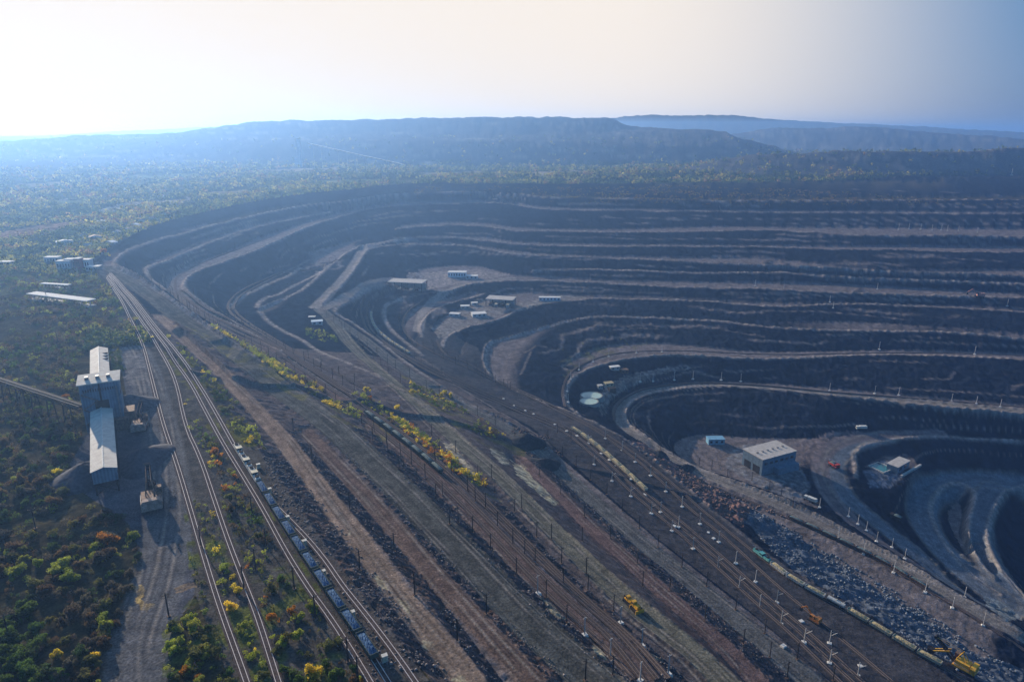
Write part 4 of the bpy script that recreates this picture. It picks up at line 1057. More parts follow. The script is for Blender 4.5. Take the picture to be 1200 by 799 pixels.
# ------------------------------------------------------------------ crusher and gallery complex
AXZ = math.atan2(-.508, .861)  # local +y points along the galleries (away)
rzc = math.radians(30.5)
def shed(name, loc, rz, L, W, H, rise, label, cat, roofm, wallm, legs=0.0, ribs=True, rise_end=0.0):
    e = empty(name, loc, rz, label, cat); w = W / 2; h = L / 2
    b = MB()
    b.add([(-w,-h,legs),(w,-h,legs),(w,h,legs+rise_end),(-w,h,legs+rise_end),(-w,-h,legs+H),(w,-h,legs+H),(w,h,legs+H+rise_end),(-w,h,legs+H+rise_end),(0,-h,legs+H+rise-.1),(0,h,legs+H+rise_end+rise-.1)],
          [(0,3,2,1),(0,1,5,8,4),(1,2,6,5),(2,3,7,9,6),(3,0,4,7)])
    wl = b.build('wall', wallm, e)
    r = MB(); o = .5
    for sx in (-1, 1):
        r.add([(0,-h-o,legs+H+rise),(sx*(w+o),-h-o,legs+H-.1),(sx*(w+o),h+o,legs+H+rise_end-.1),(0,h+o,legs+H+rise_end+rise),(0,-h-o,legs+H+rise+.2),(sx*(w+o),-h-o,legs+H+.1),(sx*(w+o),h+o,legs+H+rise_end+.1),(0,h+o,legs+H+rise_end+rise+.2)],
              [(0,1,2,3),(7,6,5,4),(0,4,5,1),(2,6,7,3),(1,5,6,2)] if sx > 0 else [(3,2,1,0),(4,5,6,7),(1,5,4,0),(3,7,6,2),(2,6,5,1)])
    rf = r.build('roof', roofm, e)
    cap = MB(); cap.add([(-.4,-h-o,legs+H+rise+.22),(.4,-h-o,legs+H+rise+.22),(.4,h+o,legs+H+rise_end+rise+.22),(-.4,h+o,legs+H+rise_end+rise+.22),(0,-h-o,legs+H+rise+.45),(0,h+o,legs+H+rise_end+rise+.45)],
                        [(0,4,5,3),(4,1,2,5),(0,1,4),(3,5,2)]); cap.build('ridge_cap', WHITEP, rf)
    if legs > 1:
        n = max(2, int(L / 11))
        for k in range(n + 1):
            y = -h + .8 + k * (L - 1.6) / n; zt = legs + rise_end * (y + h) / L
            t = MB()
            for sx in (-1, 1): t.beam((sx * (w - .6), y, -1.5), (sx * (w - .6), y, zt), .7, .7)
            t.beam((-w + .6, y, .5), (w - .6, y, zt - .6), .3, .3); t.beam((w - .6, y, .5), (-w + .6, y, zt - .6), .3, .3)
            t.build('trestle', DARKST, e)
    return e
zc = Hxy(-220, 335)
# lower gallery, from in front of the tower towards the viewer
ls = shed('conveyor_gallery', (-219.5, 334.5, zc), rzc, 88, 10.5, 6.5, 1.5, 'long pale roofed gallery running from the crusher tower towards the viewer', 'gallery', ROOFC, WALLC, legs=6.5)
us = shed('conveyor_gallery', (-276.0, 432.0, Hxy(-276, 432)), rzc, 66, 10, 7, 2.0, 'shorter pale roofed gallery behind the crusher tower', 'gallery', ROOFC, WALLW, legs=15.0)
for k in range(3):
    mbk = MB(); mbk.box(.6, 5.3, 3 + k * 7.0, 4.0 + k * 7.0, 22.6, 23.4); mbk.build('roof_hatch', DARKST, us)
for g_, L_, lg in ((ls, 88, 6.5), (us, 66, 15.0)):
    nw = int(L_ / 6)
    for k in range(nw):
        for sx in (-1, 1):
            y = -L_ / 2 + 3 + k * 6; w_ = (5.25 if g_ is ls else 5.0) * sx
            MB().box(min(w_, w_ + .07 * sx), max(w_, w_ + .07 * sx), y - 1.0, y + 1.0, lg + 2.6, lg + 4.2).build('window', GLASS, g_)
    m = MB()
    for k in range(int(L_ / 2.2)): m.box(5.3, 6.3, -L_ / 2 + k * 2.2, -L_ / 2 + 2.1 + k * 2.2, lg + .2, lg + .32)
    m.beam((6.3, -L_ / 2, lg + 1.3), (6.3, L_ / 2, lg + 1.3), .07, .07); m.build('walkway', DARKST, g_)
tw = empty('crusher_tower', (-243.0, 377.0, zc), math.radians(27), 'tall blue grey crusher tower with a flat pale roof between the two galleries', 'tower')
b = MB(); b.box(-10, 10, -7, 7, -1, 29.6); wl = b.build('wall', WALLC, tw)
r = MB(); r.add([(-11,-7.8,29.5),(11,-7.8,29.5),(11,7.8,30.9),(-11,7.8,30.9),(-11,-7.8,30.1),(11,-7.8,30.1),(11,7.8,31.5),(-11,7.8,31.5)], [(0,3,2,1),(4,5,6,7),(0,1,5,4),(1,2,6,5),(2,3,7,6),(3,0,4,7)]); r.build('roof', ROOFC, tw)
for k in range(14):
    MB().box(-8.5 + k * 1.25, -7.9 + k * 1.25, -7.06, -6.9, 24.8, 26.6).build('window', GLASS, tw)
b = MB(); b.box(-.45, .45, -7.4, -7.02, 0, 29.4); b.build('downpipe', DARKST, tw)
m = MB()
for k in range(6):
    z_ = 1 + k * 4.6; x_ = (-9.5, -1.5) if k % 2 else (-1.5, -9.5)
    m.beam((x_[0], -8.0, z_), (x_[1], -8.0, z_ + 4.6), 1.0, .18); m.beam((x_[0], -8.5, z_ + 1.1), (x_[1], -8.5, z_ + 5.7), .08, .08)
m.build('stair', RUST, tw)
m = MB(); m.tube((8.5, -7.6, 2), (8.5, -7.6, 27), .5, n=8); m.build('dust_pipe', GREYST, tw)
for k in range(3): MB().box(-7 + k * 5.5, -5.2 + k * 5.5, -2, 1, 30.6, 32.4).build('roof_vent', GREYST, tw)
for k in range(5): MB().box(10.0, 10.08, -5 + k * 2.4, -3.6 + k * 2.4, 20, 22).build('window', GLASS, tw)
b = MB(); b.box(9.9, 15.5, -6, 5, -1, 9); b.build('side_annex', RUST, tw)
b = MB(); b.box(4, 12, -11.5, -7.1, -1, 7); b.build('front_annex', RUST, tw)
b = MB(); b.box(-3.6, 3.6, -7.12, -6.9, 10, 19); b.build('gallery_mouth', DARKST, tw)
# inclined conveyor bridge on trestles, to the left of the tower
A_ = Vector((-252.5, 371.5, zc + 15)); B_ = Vector((-330, 400, zc + 12.0)); B_ = Vector(P(-60, 425, 11.0))
br = empty('conveyor_bridge', (A_.x, A_.y, 0), 0, 'dark conveyor bridge on trestles leading left from the crusher tower', 'conveyor')
d_ = B_ - A_; Lb = d_.length; off_ = Vector((A_.x, A_.y, 0)); up_ = Vector((0, 0, 1)); sd = Vector((-d_.y, d_.x, 0)).normalized()
m_ = MB(); m_.beam(A_ - off_, B_ - off_, 4.2, .5); m_.build('deck', mat('sooty deck', (.05, .05, .052), .9, 0, .3, .8), br)
m_ = MB()
for s_ in (-1, 1):
    for zz in (0, 2.4): m_.beam(A_ - off_ + sd * (2.1 * s_) + up_ * (zz - 2.2), B_ - off_ + sd * (2.1 * s_) + up_ * (zz - 2.2), .35, .35)
    n_ = int(Lb / 3)
    for k in range(n_):
        a0 = A_ - off_ + d_ * (k / n_) + sd * (2.1 * s_); a1 = A_ - off_ + d_ * ((k + 1) / n_) + sd * (2.1 * s_)
        m_.beam(a0 + up_ * (-2.2 if k % 2 else .2), a1 + up_ * (.2 if k % 2 else -2.2), .22, .22)
m_.build('truss', DARKST, br)
m_ = MB(); m_.beam(A_ - off_ + up_ * .55, B_ - off_ + up_ * .55, 1.3, .3); m_.build('belt', DARKST, br)
for k in range(1, 9):
    q = A_ + d_ * (k / 9.2); g = Hxy(q.x, q.y) - 1
    t = MB()
    for s_ in (-1, 1): t.beam((q.x - off_.x + sd.x * 2.4 * s_, q.y - off_.y + sd.y * 2.4 * s_, g), (q.x - off_.x + sd.x * 1.6 * s_, q.y - off_.y + sd.y * 1.6 * s_, q.z - 2.2), .5, .5)
    t.beam((q.x - off_.x + sd.x * 2.2, q.y - off_.y + sd.y * 2.2, g + 2), (q.x - off_.x - sd.x * 1.7, q.y - off_.y - sd.y * 1.7, q.z - 3), .25, .25)
    t.build('trestle', DARKST, br)

# ------------------------------------------------------------------ rope shovels
def make_shovel(paint, cab, cw):
    def mk():
        e = empty('rope_shovel', label='x', cat='excavator')
        for s_ in (-1, 1):
            t = MB(); t.prism([(-4.2, .2), (4.2, .2), (4.7, .9), (4.2, 1.7), (-4.2, 1.7), (-4.7, .9)], s_ * 3.0 - .75, s_ * 3.0 + .75)
            o = t.build('crawler', DARKST, e)
            o.rotation_euler = (0, 0, math.pi / 2); o.location = (0, 0, 0)
        MB().box(-2.6, 2.6, -3, 3, .9, 2.0).build('car_body', DARKST, e)
        b = MB(); b.box(-3.6, 3.6, -6.6, 2.4, 2.2, 3.0); b.box(-3.4, 1.2, -5.4, 1.6, 3.0, 5.9, (-3.2, 1.0, -5.2, 1.4)); b.box(1.4, 3.4, -4.6, .6, 3.0, 5.0)
        hs_ = b.build('machinery_house', paint, e)
        b = MB(); b.prism([(-3.5, 2.1), (3.5, 2.1), (3.5, 5.2), (2.8, 6.1), (-2.8, 6.1), (-3.5, 5.2)], -8.0, -5.6); b.build('counterweight', cw, e)
        b = MB(); b.box(1.8, 3.8, .9, 3.3, 3.0, 6.6); c = b.build('operator_cab', cab, e)
        b = MB(); b.box(1.9, 3.7, 3.26, 3.36, 4.7, 6.2); b.box(3.76, 3.84, 1.1, 3.1, 4.7, 6.2); b.build('window', GLASS, c)
        b = MB()
        for sx in (-.9, .9): b.beam((sx * 1.4, 2.2, 3.0), (sx * .7, 12.5, 11.0), .6, .9)
        for k in range(5): b.beam((-.9, 4 + k * 1.8, 4.4 + k * 1.4), (.9, 4 + k * 1.8, 4.4 + k * 1.4), .35, .4)
        b.tube((-1.0, 12.6, 11.1), (1.0, 12.6, 11.1), .8, n=12); b.build('boom', DARKST, e)
        b = MB()
        for sx in (-1.6, 1.6): b.beam((sx, -3.2, 5.8), (sx * .6, -.6, 10.2), .35, .35); b.beam((sx, 1.4, 5.8), (sx * .6, -.6, 10.2), .35, .35)
        b.tube((-.8, -.6, 10.2), (-.7, 12.4, 11.4), .09); b.tube((.8, -.6, 10.2), (.7, 12.4, 11.4), .09); b.build('gantry', paint, e)
        b = MB(); b.beam((-1.25, 5.0, 7.6), (-1.25, 12.8, 2.4), .45, .7); b.beam((1.25, 5.0, 7.6), (1.25, 12.8, 2.4), .45, .7); b.build('dipper_arm', paint, e)
        b = MB(); b.box(-1.6, 1.6, 12.2, 14.8, .5, 3.1, (-1.8, 1.8, 12.0, 15.0))
        for k in range(4): b.box(-1.5 + k * .8, -1.1 + k * .8, 14.7, 15.4, 2.8, 3.3)
        b.tube((0, 12.6, 11.0), (0, 13.2, 3.0), .08); b.build('dipper_bucket', DARKST, e)
        rr = MB()
        for (x0, y0, x1, y1) in ((-3.6, -5.5, -3.6, 2.4), (3.6, -5.5, 3.6, .8), (-3.3, -5.2, 1.0, -5.2)):
            for zz in (3.6, 4.1): rr.beam((x0, y0, zz), (x1, y1, zz), .08, .08)
        rr.build('handrail', WHITEP, hs_)
        return e
    return mk
K_rust = Kind(make_shovel(RUST, RUST, mat('rusty pale plate', (.34, .25, .20), .85, 0, .35, .6, dirt=(.16, .10, .07)))); p = on(165, 503)
K_rust.put(p, math.radians(20), 'rusty rope shovel parked beside the crusher tower, the farther of two', 'parked rusty shovels', scale=(1.1,)*3)
K_rust.put(on(179, 592), math.radians(28), 'rusty rope shovel standing on the loading yard below the long gallery, the nearer of two', 'parked rusty shovels', scale=(1.25,)*3)
K_ysh = Kind(make_shovel(YELL, RUST, YELL))
K_ysh.put(on(1123, 783), math.radians(38), 'yellow rope shovel loading the train beside the blue blasted rock', scale=(1.1,)*3)
# small excavator and wheel loader, dump trucks, bulldozer
def make_digger(paint):
    def mk():
        e = empty('crawler_digger', label='x', cat='excavator')
        for s_ in (-1, 1): MB().prism([(s_*1.6-.4, 0), (s_*1.6+.4, 0), (s_*1.6+.4, 1.1), (s_*1.6-.4, 1.1)], -2.4, 2.4).build('crawler', DARKST, e)
        b = MB(); b.box(-1.6, 1.6, -3, 1.6, 1.2, 2.0); b.box(-1.5, 1.5, -3, -.6, 2.0, 3.2, (-1.4, 1.4, -2.8, -.8)); b.build('house', paint, e)
        c = MB(); c.box(-1.5, -.3, -.4, 1.6, 2.0, 3.7); cc = c.build('cab', paint, e); MB().box(-1.54, -.26, 1.0, 1.66, 2.5, 3.5).build('window', GLASS, cc)
        b = MB(); b.beam((.4, 1.2, 2.0), (.4, 4.6, 5.4), .5, .7); b.beam((.4, 4.6, 5.4), (.4, 7.2, 3.0), .4, .55); b.build('boom', paint, e)
        b = MB(); b.box(-.2, 1.0, 6.6, 7.9, 1.4, 3.0, (-.3, 1.1, 6.9, 7.7)); b.build('bucket', DARKST, e)
        return e
    return mk
Kind(make_digger(ORNG)).put(on(954, 728), .6, 'small orange excavator standing between the pole yard and the loading train', scale=(1.3,)*3)
K_rd = Kind(make_digger(mat('faded red paint', (.42, .20, .16), .7, 0, .2, .5)))
K_rd.put(on(1147, 350), 1.2, 'reddish excavator working on a far shelf near the right edge of the pit', scale=(2.4,)*3)
def make_dozer():
    e = empty('bulldozer', label='x', cat='bulldozer')
    for s_ in (-1, 1): MB().prism([(s_*1.7-.45, 0), (s_*1.7+.45, 0), (s_*1.7+.45, 1.5), (s_*1.7-.45, 1.5)], -2.6, 2.8).build('crawler', DARKST, e)
    b = MB(); b.box(-1.2, 1.2, -2.6, 2.6, .9, 1.9); b.box(-1.0, 1.0, .3, 2.9, 1.9, 2.9, (-.9, .9, .4, 2.8)); b.build('body', YELL, e)
    c = MB(); c.box(-1.1, 1.1, -1.8, .2, 1.9, 3.7, (-1, 1, -1.6, 0)); cc = c.build('cab', YELL, e); MB().box(-1.14, 1.14, -1.5, -.2, 2.6, 3.4).build('window', GLASS, cc)
    b = MB(); b.prism([(-2.3, .2), (2.3, .2), (2.3, 1.9), (-2.3, 1.9)], 3.5, 3.9); b.beam((-1.7, 0, .9), (-1.7, 3.6, .8), .3, .4); b.beam((1.7, 0, .9), (1.7, 3.6, .8), .3, .4); b.build('blade', YELL, e)
    b = MB(); b.beam((0, -2.6, 1.5), (0, -4.2, 1.7), .4, .4); b.beam((0, -4.2, 1.9), (0, -4.4, .2), .35, .35); b.build('ripper', DARKST, e)
    return e
kd_ = Kind(make_dozer)
kd_.put(on(744, 713), math.radians(205), 'yellow bulldozer working on the yellow green road, nearer the viewer', 'yellow machines on the road', scale=(1.1,)*3)
kd_.put(on(737, 706), math.radians(205), 'yellow bulldozer just behind the other one on the yellow green road', 'yellow machines on the road', scale=(1.0,)*3)
def make_truck(paint, load):
    def mk():
        e = empty('dump_truck', label='x', cat='truck')
        MB().box(-1.6, 1.6, -4, 3.8, 1.3, 1.9).build('frame', DARKST, e)
        b = MB(); b.add([(-2.2,-4.6,2.6),(2.2,-4.6,2.6),(2.2,1.6,1.9),(-2.2,1.6,1.9),(-2.5,-5.2,4.2),(2.5,-5.2,4.2),(2.5,2.2,4.4),(-2.5,2.2,4.4)], [(0,3,2,1),(0,1,5,4),(1,2,6,5),(2,3,7,6),(3,0,4,7)])
        b.box(-2.5, 2.5, 2.1, 4.6, 4.3, 4.55); bd = b.build('dump_body', paint, e)
        MB().mound(-2.2, 2.2, -4.6, 1.9, 3.9, 1.2, seed=4).build('load', load, bd)
        c = MB(); c.box(-2.2, -.2, 2.4, 4.3, 1.9, 4.1); cb = c.build('cab', paint, e); MB().box(-2.24, -.16, 3.0, 4.36, 3.0, 3.8).build('window', GLASS, cb)
        MB().box(-.1, 2.2, 2.3, 4.4, 1.3, 2.9).build('engine_hood', paint, e)
        for x in (-1.9, 1.9):
            for y in (-3, 3): w = MB(); w.tube((x - .5, y, 1.2), (x + .5, y, 1.2), 1.2, n=14); w.build('wheel', DARKST, e)
        return e
    return mk
Kind(make_truck(REDP, ORED)).put(on(977, 548), math.radians(200), 'red dump truck driving on the curved road right of the big hall', scale=(1.15,)*3)
K_bt = Kind(make_truck(DARKST, ORED)); K_bt.put(on(1049, 609), math.radians(40), 'dark dump truck driving up the ramp road below the small pump house', scale=(1.05,)*3)
def make_lorry():
    e = empty('flatbed_lorry', label='x', cat='lorry')
    MB().box(-1.2, 1.2, -4.5, 3, .9, 1.3).build('frame', DARKST, e)
    MB().box(-1.25, 1.25, -4.6, 1.2, 1.3, 3.2, (-1.2, 1.2, -4.5, 1.1)).build('cargo_box', WHITEP, e)
    c = MB(); c.box(-1.2, 1.2, 1.5, 3.6, .9, 3.0, (-1.1, 1.1, 1.6, 3.2)); cc = c.build('cab', WHITEP, e); MB().box(-1.1, 1.1, 3.3, 3.62, 1.9, 2.7).build('window', GLASS, cc)
    for x in (-1.1, 1.1):
        for y in (-3, 2.4): w = MB(); w.tube((x - .2, y, .5), (x + .2, y, .5), .5, n=10); w.build('wheel', DARKST, e)
    return e
K_l = Kind(make_lorry); K_l.put(on(948, 587), math.radians(40), 'white box lorry parked beside the rim road right of the big hall', scale=(1.5,)*3)
K_l.put(on(1008, 504), math.radians(90), 'white box lorry on the shelf road above the small pump house', scale=(1.5,)*3)

# ------------------------------------------------------------------ halls, sheds, houses
def hall(name, corners, z, hgt, label, cat, roofm, wallm, open_left=False, lean=False):
    """flat roofed hall on three ground corners (near-left, near-right, far-right)"""
    a, b_, c = [Vector((q[0], q[1], 0)) for q in corners]
    ux = (b_ - a); Wd = ux.length; ux.normalize(); uy = Vector((-ux.y, ux.x, 0)); Dp = abs((c - b_).dot(uy))
    e = empty(name, (a.x, a.y, z), math.atan2(ux.y, ux.x), label, cat)
    m = MB(); m.box(0, Wd, 0, Dp, -2, hgt); w_ = m.build('wall', wallm, e)
    m = MB(); m.box(-.6, Wd + .6, -.6, Dp + .6, hgt, hgt + .7); m.build('roof', roofm, e)
    return e, Wd, Dp
Z_H = Hxy(*P(905, 560, -162)[:2])
cA = P(892, 557, Z_H); cB = P(931, 546, Z_H)
a_ = Vector(cA[:2]); b2 = Vector(cB[:2]); n_ = Vector((-(b2 - a_).y, (b2 - a_).x)).normalized()
e, Wd, Dp = hall('maintenance_hall', (cA, cB, (*(b2 + n_ * 27), 0)), Z_H, 17, 'large hall with a flat beige roof and blue walls on the pit terrace', 'hall', SHEDR, WALLC)
m = MB(); m.box(Wd * .35, Wd * .97, -7, -.05, -2, 6.5, (Wd * .35, Wd * .97, -6.5, -.05)); m.build('lean_to', WALLC, e)
for k in range(6): MB().box(Wd * (.06 + .155 * k), Wd * (.15 + .155 * k), -.1, -.02, 10.5, 13).build('window', GLASS, e)
for k in range(6): MB().box(Wd * (.1 + .15 * k), Wd * (.1 + .15 * k) + 1.6, Dp * .45, Dp * .45 + 1.6, 17.6, 19).build('roof_vent', GREYST, e)
for k in range(2): MB().box(-.12, -.02, 3 + 12 * k, 12 + 12 * k, 0, 8).build('gate', DARKST, e)
ph = P(1052, 556, -172); zz = Hxy(ph[0], ph[1])
cA = P(1051, 555, zz); cB = P(1065, 547, zz); a_ = Vector(cA[:2]); b2 = Vector(cB[:2]); n_ = Vector((-(b2 - a_).y, (b2 - a_).x)).normalized()
e, Wd, Dp = hall('pump_house', (cA, cB, (*(b2 + n_ * 11), 0)), zz, 7, 'small pump house with a flat beige roof on the rocky spur by a basin', 'building', SHEDR, WALLC)
m = MB(); m.box(-3, Wd + 14, -6.5, -4.5, -1, 1.4); m.build('loading_ramp', CONC, e)
for k in range(2): MB().box(Wd * (.15 + .4 * k), Wd * (.35 + .4 * k), -.1, -.02, 2, 5).build('window', GLASS, e)
# basin
pb = on(1032, 549, .35); bs = empty('water_basin', pb, math.radians(30), 'rectangular basin of teal water beside the small pump house', 'basin')
m = MB(); m.box(-8, 8, -9, -8, -1.5, .8); m.box(-8, 8, 8, 9, -1.5, .8); m.box(-9, -8, -9, 9, -1.5, .8); m.box(8, 9, -9, 9, -1.5, .8); m.build('rim', CONC, bs)
MB().box(-8, 8, -8, 8, -1.4, .2).build('water', mat('teal water', (.03, .16, .17), .15, spec=.5), bs)
# settling ponds
WATER2 = mat('milky green water', (.34, .46, .40), .25, 0, .1, .2)
for q, rx, ry, lb in ((( 693, 466), 12, 5.5, 'pale green settling pond, the farther of two, on the terrace by the bend'), ((690, 472.5), 10, 5.0, 'pale green settling pond, the nearer of two, on the terrace by the bend')):
    c = on(*q, .0); e = empty('settling_pond', c, 0, lb, 'pond', 'settling ponds'); n = 28
    hi = max(Hxy(c.x + rx * math.cos(t), c.y + ry * 2 * math.sin(t)) for t in np.linspace(0, 6.28, 12)) - c.z
    vs = []; fs = []
    for i in range(n):
        t = 2 * math.pi * i / n
        for k_, (f, z_) in enumerate(((1.0, hi + .5), (1.1, hi + .7), (1.35, -2.5))): vs.append((rx * f * math.cos(t), ry * 2 * f * math.sin(t), z_))
    for i in range(n):
        j = (i + 1) % n; fs += [(i*3, j*3, j*3+1, i*3+1)[::-1], (i*3+1, j*3+1, j*3+2, i*3+2)[::-1]]
    m = MB(); m.add(vs, fs); m.build('embankment', mat('pale embankment', (.22, .21, .19), .95, 0, .3, .3), e)
    m = MB(); m.add([(rx * math.cos(2*math.pi*i/n), ry * 2 * math.sin(2*math.pi*i/n), hi + .35) for i in range(n)], [tuple(range(n))]); m.build('water', WATER2, e)
# open sheds on posts
def open_shed(q, W, D, H, rz, label):
    e = empty('open_shed', on(*q), rz, label, 'open shed', 'open sheds on the terraces')
    m = MB(); m.box(-W/2, W/2, -D/2, D/2, H, H + 1.2); m.build('roof', SHEDR, e)
    n = max(3, int(W / 11))
    for k in range(n + 1):
        x = -W/2 + 1 + k * (W - 2) / n
        for y in (-D/2 + 1, D/2 - 1): MB().box(x - .5, x + .5, y - .5, y + .5, -3, H).build('post', DARKST, e)
    m = MB(); m.box(-W/2 + 2, W/2 - 2, D/2 - 2, D/2 - 1.6, -2, H * .7); m.build('back_wall', CONC, e)
    for k in range(n): m = MB(); m.box(-W/2 + 4 + k * (W - 8) / n, -W/2 + 9 + k * (W - 8) / n, -D/4, D/4, -2, 3.5); m.build('storage_bay', WHITEP if k % 2 else DARKST, e)
    return e
open_shed((478, 340), 62, 30, 15, -.20, 'wide open shed with a pale roof on posts, left of the other open shed')
open_shed((587, 358), 46, 26, 12, -.25, 'open shed with a pale flat roof on dark posts, nearer to the deep bowl')
def low_building(q, W, D, H, rz, label, name='low_building', cat='building', roof=None, wall=None, group=None, wins=4, gable=False):
    e = empty(name, on(*q), rz, label, cat, group)
    if gable:
        m = MB(); m.prism([(-W/2, -2), (W/2, -2), (W/2, H), (0, H * 1.45), (-W/2, H)], -D/2, D/2); m.build('wall', wall or WALLW, e)
        for s_ in (-1, 1): m = MB(); m.add([(0, -D/2 - .4, H*1.45 + .1), (s_ * (W/2 + .5), -D/2 - .4, H - .05), (s_ * (W/2 + .5), D/2 + .4, H - .05), (0, D/2 + .4, H*1.45 + .1), (0, -D/2 - .4, H*1.45 + .35), (s_ * (W/2 + .5), -D/2 - .4, H + .2), (s_ * (W/2 + .5), D/2 + .4, H + .2), (0, D/2 + .4, H*1.45 + .35)], [(0,1,2,3),(4,5,6,7),(1,5,6,2),(0,4,5,1),(3,2,6,7)]); m.build('roof', roof or CONC, e)
    else:
        m = MB(); m.box(-W/2, W/2, -D/2, D/2, -2, H); m.build('wall', wall or WALLW, e)
        m = MB(); m.box(-W/2 - .4, W/2 + .4, -D/2 - .4, D/2 + .4, H, H + .5); m.build('roof', roof or CONCW, e)
    for k in range(wins):
        x = -W/2 + (k + .5) * W / wins
        MB().box(x - W / wins * .22, x + W / wins * .22, -D/2 - .08, -D/2 - .01, H * .35, H * .75).build('window', GLASS, e)
    return e
low_building((536, 324), 34, 16, 9, -.05, 'white two storey block on the upper terrace right of the first open shed', wall=mat('white wall', (.62, .66, .68), .8, 0, .15, .3), wins=7)
low_building((553, 326), 22, 12, 5, -.05, 'low pale annex just right of the white two storey block', wins=3)
low_building((644, 352), 36, 9, 5.5, -.03, 'long low pale blue shed beside the second open shed', wall=mat('pale blue wall', (.45, .52, .60), .8, 0, .15, .3), wins=6)
low_building((561, 370), 22, 14, 4.5, .25, 'flat white roofed hut on the terrace in front of the second open shed', wins=3)
low_building((545, 361), 14, 9, 4, .1, 'small grey hut amid stores left of the second open shed', wall=CONC, wins=2)
low_building((533, 370), 16, 10, 4, -.2, 'low white roofed hut at the left end of the stores terrace', wins=2)
low_building((556, 357), 10, 7, 3.5, .2, 'tiny pale hut behind the flat white roofed hut', wins=1)
low_building((838, 519), 18, 9, 6, .05, 'blue pump hut on the dark floor of the deep bowl', wall=mat('blue wall', (.14, .30, .42), .7, 0, .2, .4), roof=mat('blue roof', (.16, .33, .45), .7, 0, .2, .4), wins=3)
low_building((372, 383), 13, 8, 4, .3, 'hut with a pale blue roof by the road junction at the bushes', roof=mat('pale blue roof', (.42, .52, .60), .7), wins=2)
low_building((366, 376), 8, 5, 3, .1, 'small dark hut behind the hut with the pale blue roof', wall=DARKST, wins=1)
for i_, (q, W_, D_, lb) in enumerate((((720, 434), 13, 6, 'curved pale roofed store above the settling ponds'), ((731, 438), 10, 6, 'rusty store right of the curved pale roofed store'), ((713, 452), 11, 7, 'yellow brown store beside the settling ponds'), ((717, 459), 8, 6, 'low dark store between the ponds and the rail shelf'), ((703, 456), 6, 5, 'small grey store just above the settling ponds'))):
    low_building(q, W_, D_, 4, .3, lb, 'store_shed', 'shed', roof=(CONCW, RUST, SAND, DARKST, CONC)[i_], wall=(CONC, RUST, CREAM, DARKST, CONC)[i_], wins=2)
# town edge on the left
PINK = mat('pink plaster', (.50, .36, .36), .85, 0, .15, .2); PLW = mat('white plaster', (.62, .62, .62), .85, 0, .15, .2); REDD = mat('red plaster', (.34, .10, .08), .85, 0, .15, .2)
for i_, (x, y, W_, H_, wm, lb) in enumerate(((78, 317, 17, 12, PLW, 'white four storey block at the left end of the row by the pit corner'), (87, 316, 16, 13, PINK, 'pink block second from left in the row by the pit corner'),
        (94, 316.5, 7, 15, REDD, 'narrow red block in the row by the pit corner'), (101, 315, 15, 12, PLW, 'white block right of the narrow red one'), (111, 318, 15, 5, CONC, 'low pale hall nearest the pit corner'), (63, 308, 18, 8, PLW, 'pale block set back behind the row by the pit corner'), (5, 312, 22, 5, CONC, 'pale blue grey block at the left edge above the platforms'))):
    low_building((x, y), W_, 10, H_, .05, lb, 'town_block', 'building', wall=wm, group='town blocks by the pit corner', wins=5)
def platform(qa, qb, W, H, label):
    a = on(*qa); b = on(*qb); d = b - a; L = d.length; e = empty('platform_canopy', (a + b) / 2, math.atan2(d.y, d.x), label, 'canopy', 'long platform canopies')
    m = MB(); m.box(-L/2, L/2, -W/2, W/2, H, H + .7); m.build('roof', CONCW, e)
    for k in range(8): x = -L/2 + 2 + k * (L - 4) / 7; MB().box(x - .4, x + .4, -.4, .4, -3, H).build('post', CONC, e)
    m = MB(); m.box(-L/2, L/2, -W/2 + .5, W/2 - .5, -2, .9); m.build('platform', CONC, e)
platform((38, 350), (108, 359), 11, 6, 'long pale roof on posts in the bushes left of the railway')
platform((50, 336), (82, 338), 6, 4, 'thin pale roof behind the long pale roof in the bushes')
# scattered houses on the plain
ROOFM = [mat('slate roof', (.25, .25, .27), .8, 0, .2, .3), mat('tiled roof', (.30, .16, .11), .8, 0, .2, .3), mat('white roof', (.6, .6, .6), .8, 0, .1, .3)]
for i_, (x, y, lb) in enumerate(((98,278,'at the left of the hamlet'),(112,281,'beside the track in the hamlet'),(120,262,'by the pale field'),(137,275,'in the middle of the hamlet'),(150,270,'on the hamlet lane'),(158,266,'near the pit rim shrubs'),(166,262,'right of the hamlet centre'),(178,259,'at the right end of the hamlet'),
          (76,286,'in the trees near the town'),(45,228,'alone far out on the left plain'),(188,230,'beyond the long pale field'),(146,224,'on the far side of the pale field'),(24,262,'near the red brown strip'),(196,254,'nearest the pit rim in the hamlet'),(130,287,'close to the pit corner'),(104,290,'behind the town row'))):
    low_building((x, y), 12 + (i_ % 3) * 5, 9, 4 + i_ % 2, (i_ * 1.3) % 1.5 - .7, ('small house with a grey roof ', 'small house with a reddish roof ', 'small white roofed house ')[i_ % 3] + lb, 'farm_house', 'house', roof=ROOFM[i_ % 3], wall=PLW, group='small houses on the plain', wins=2, gable=True)
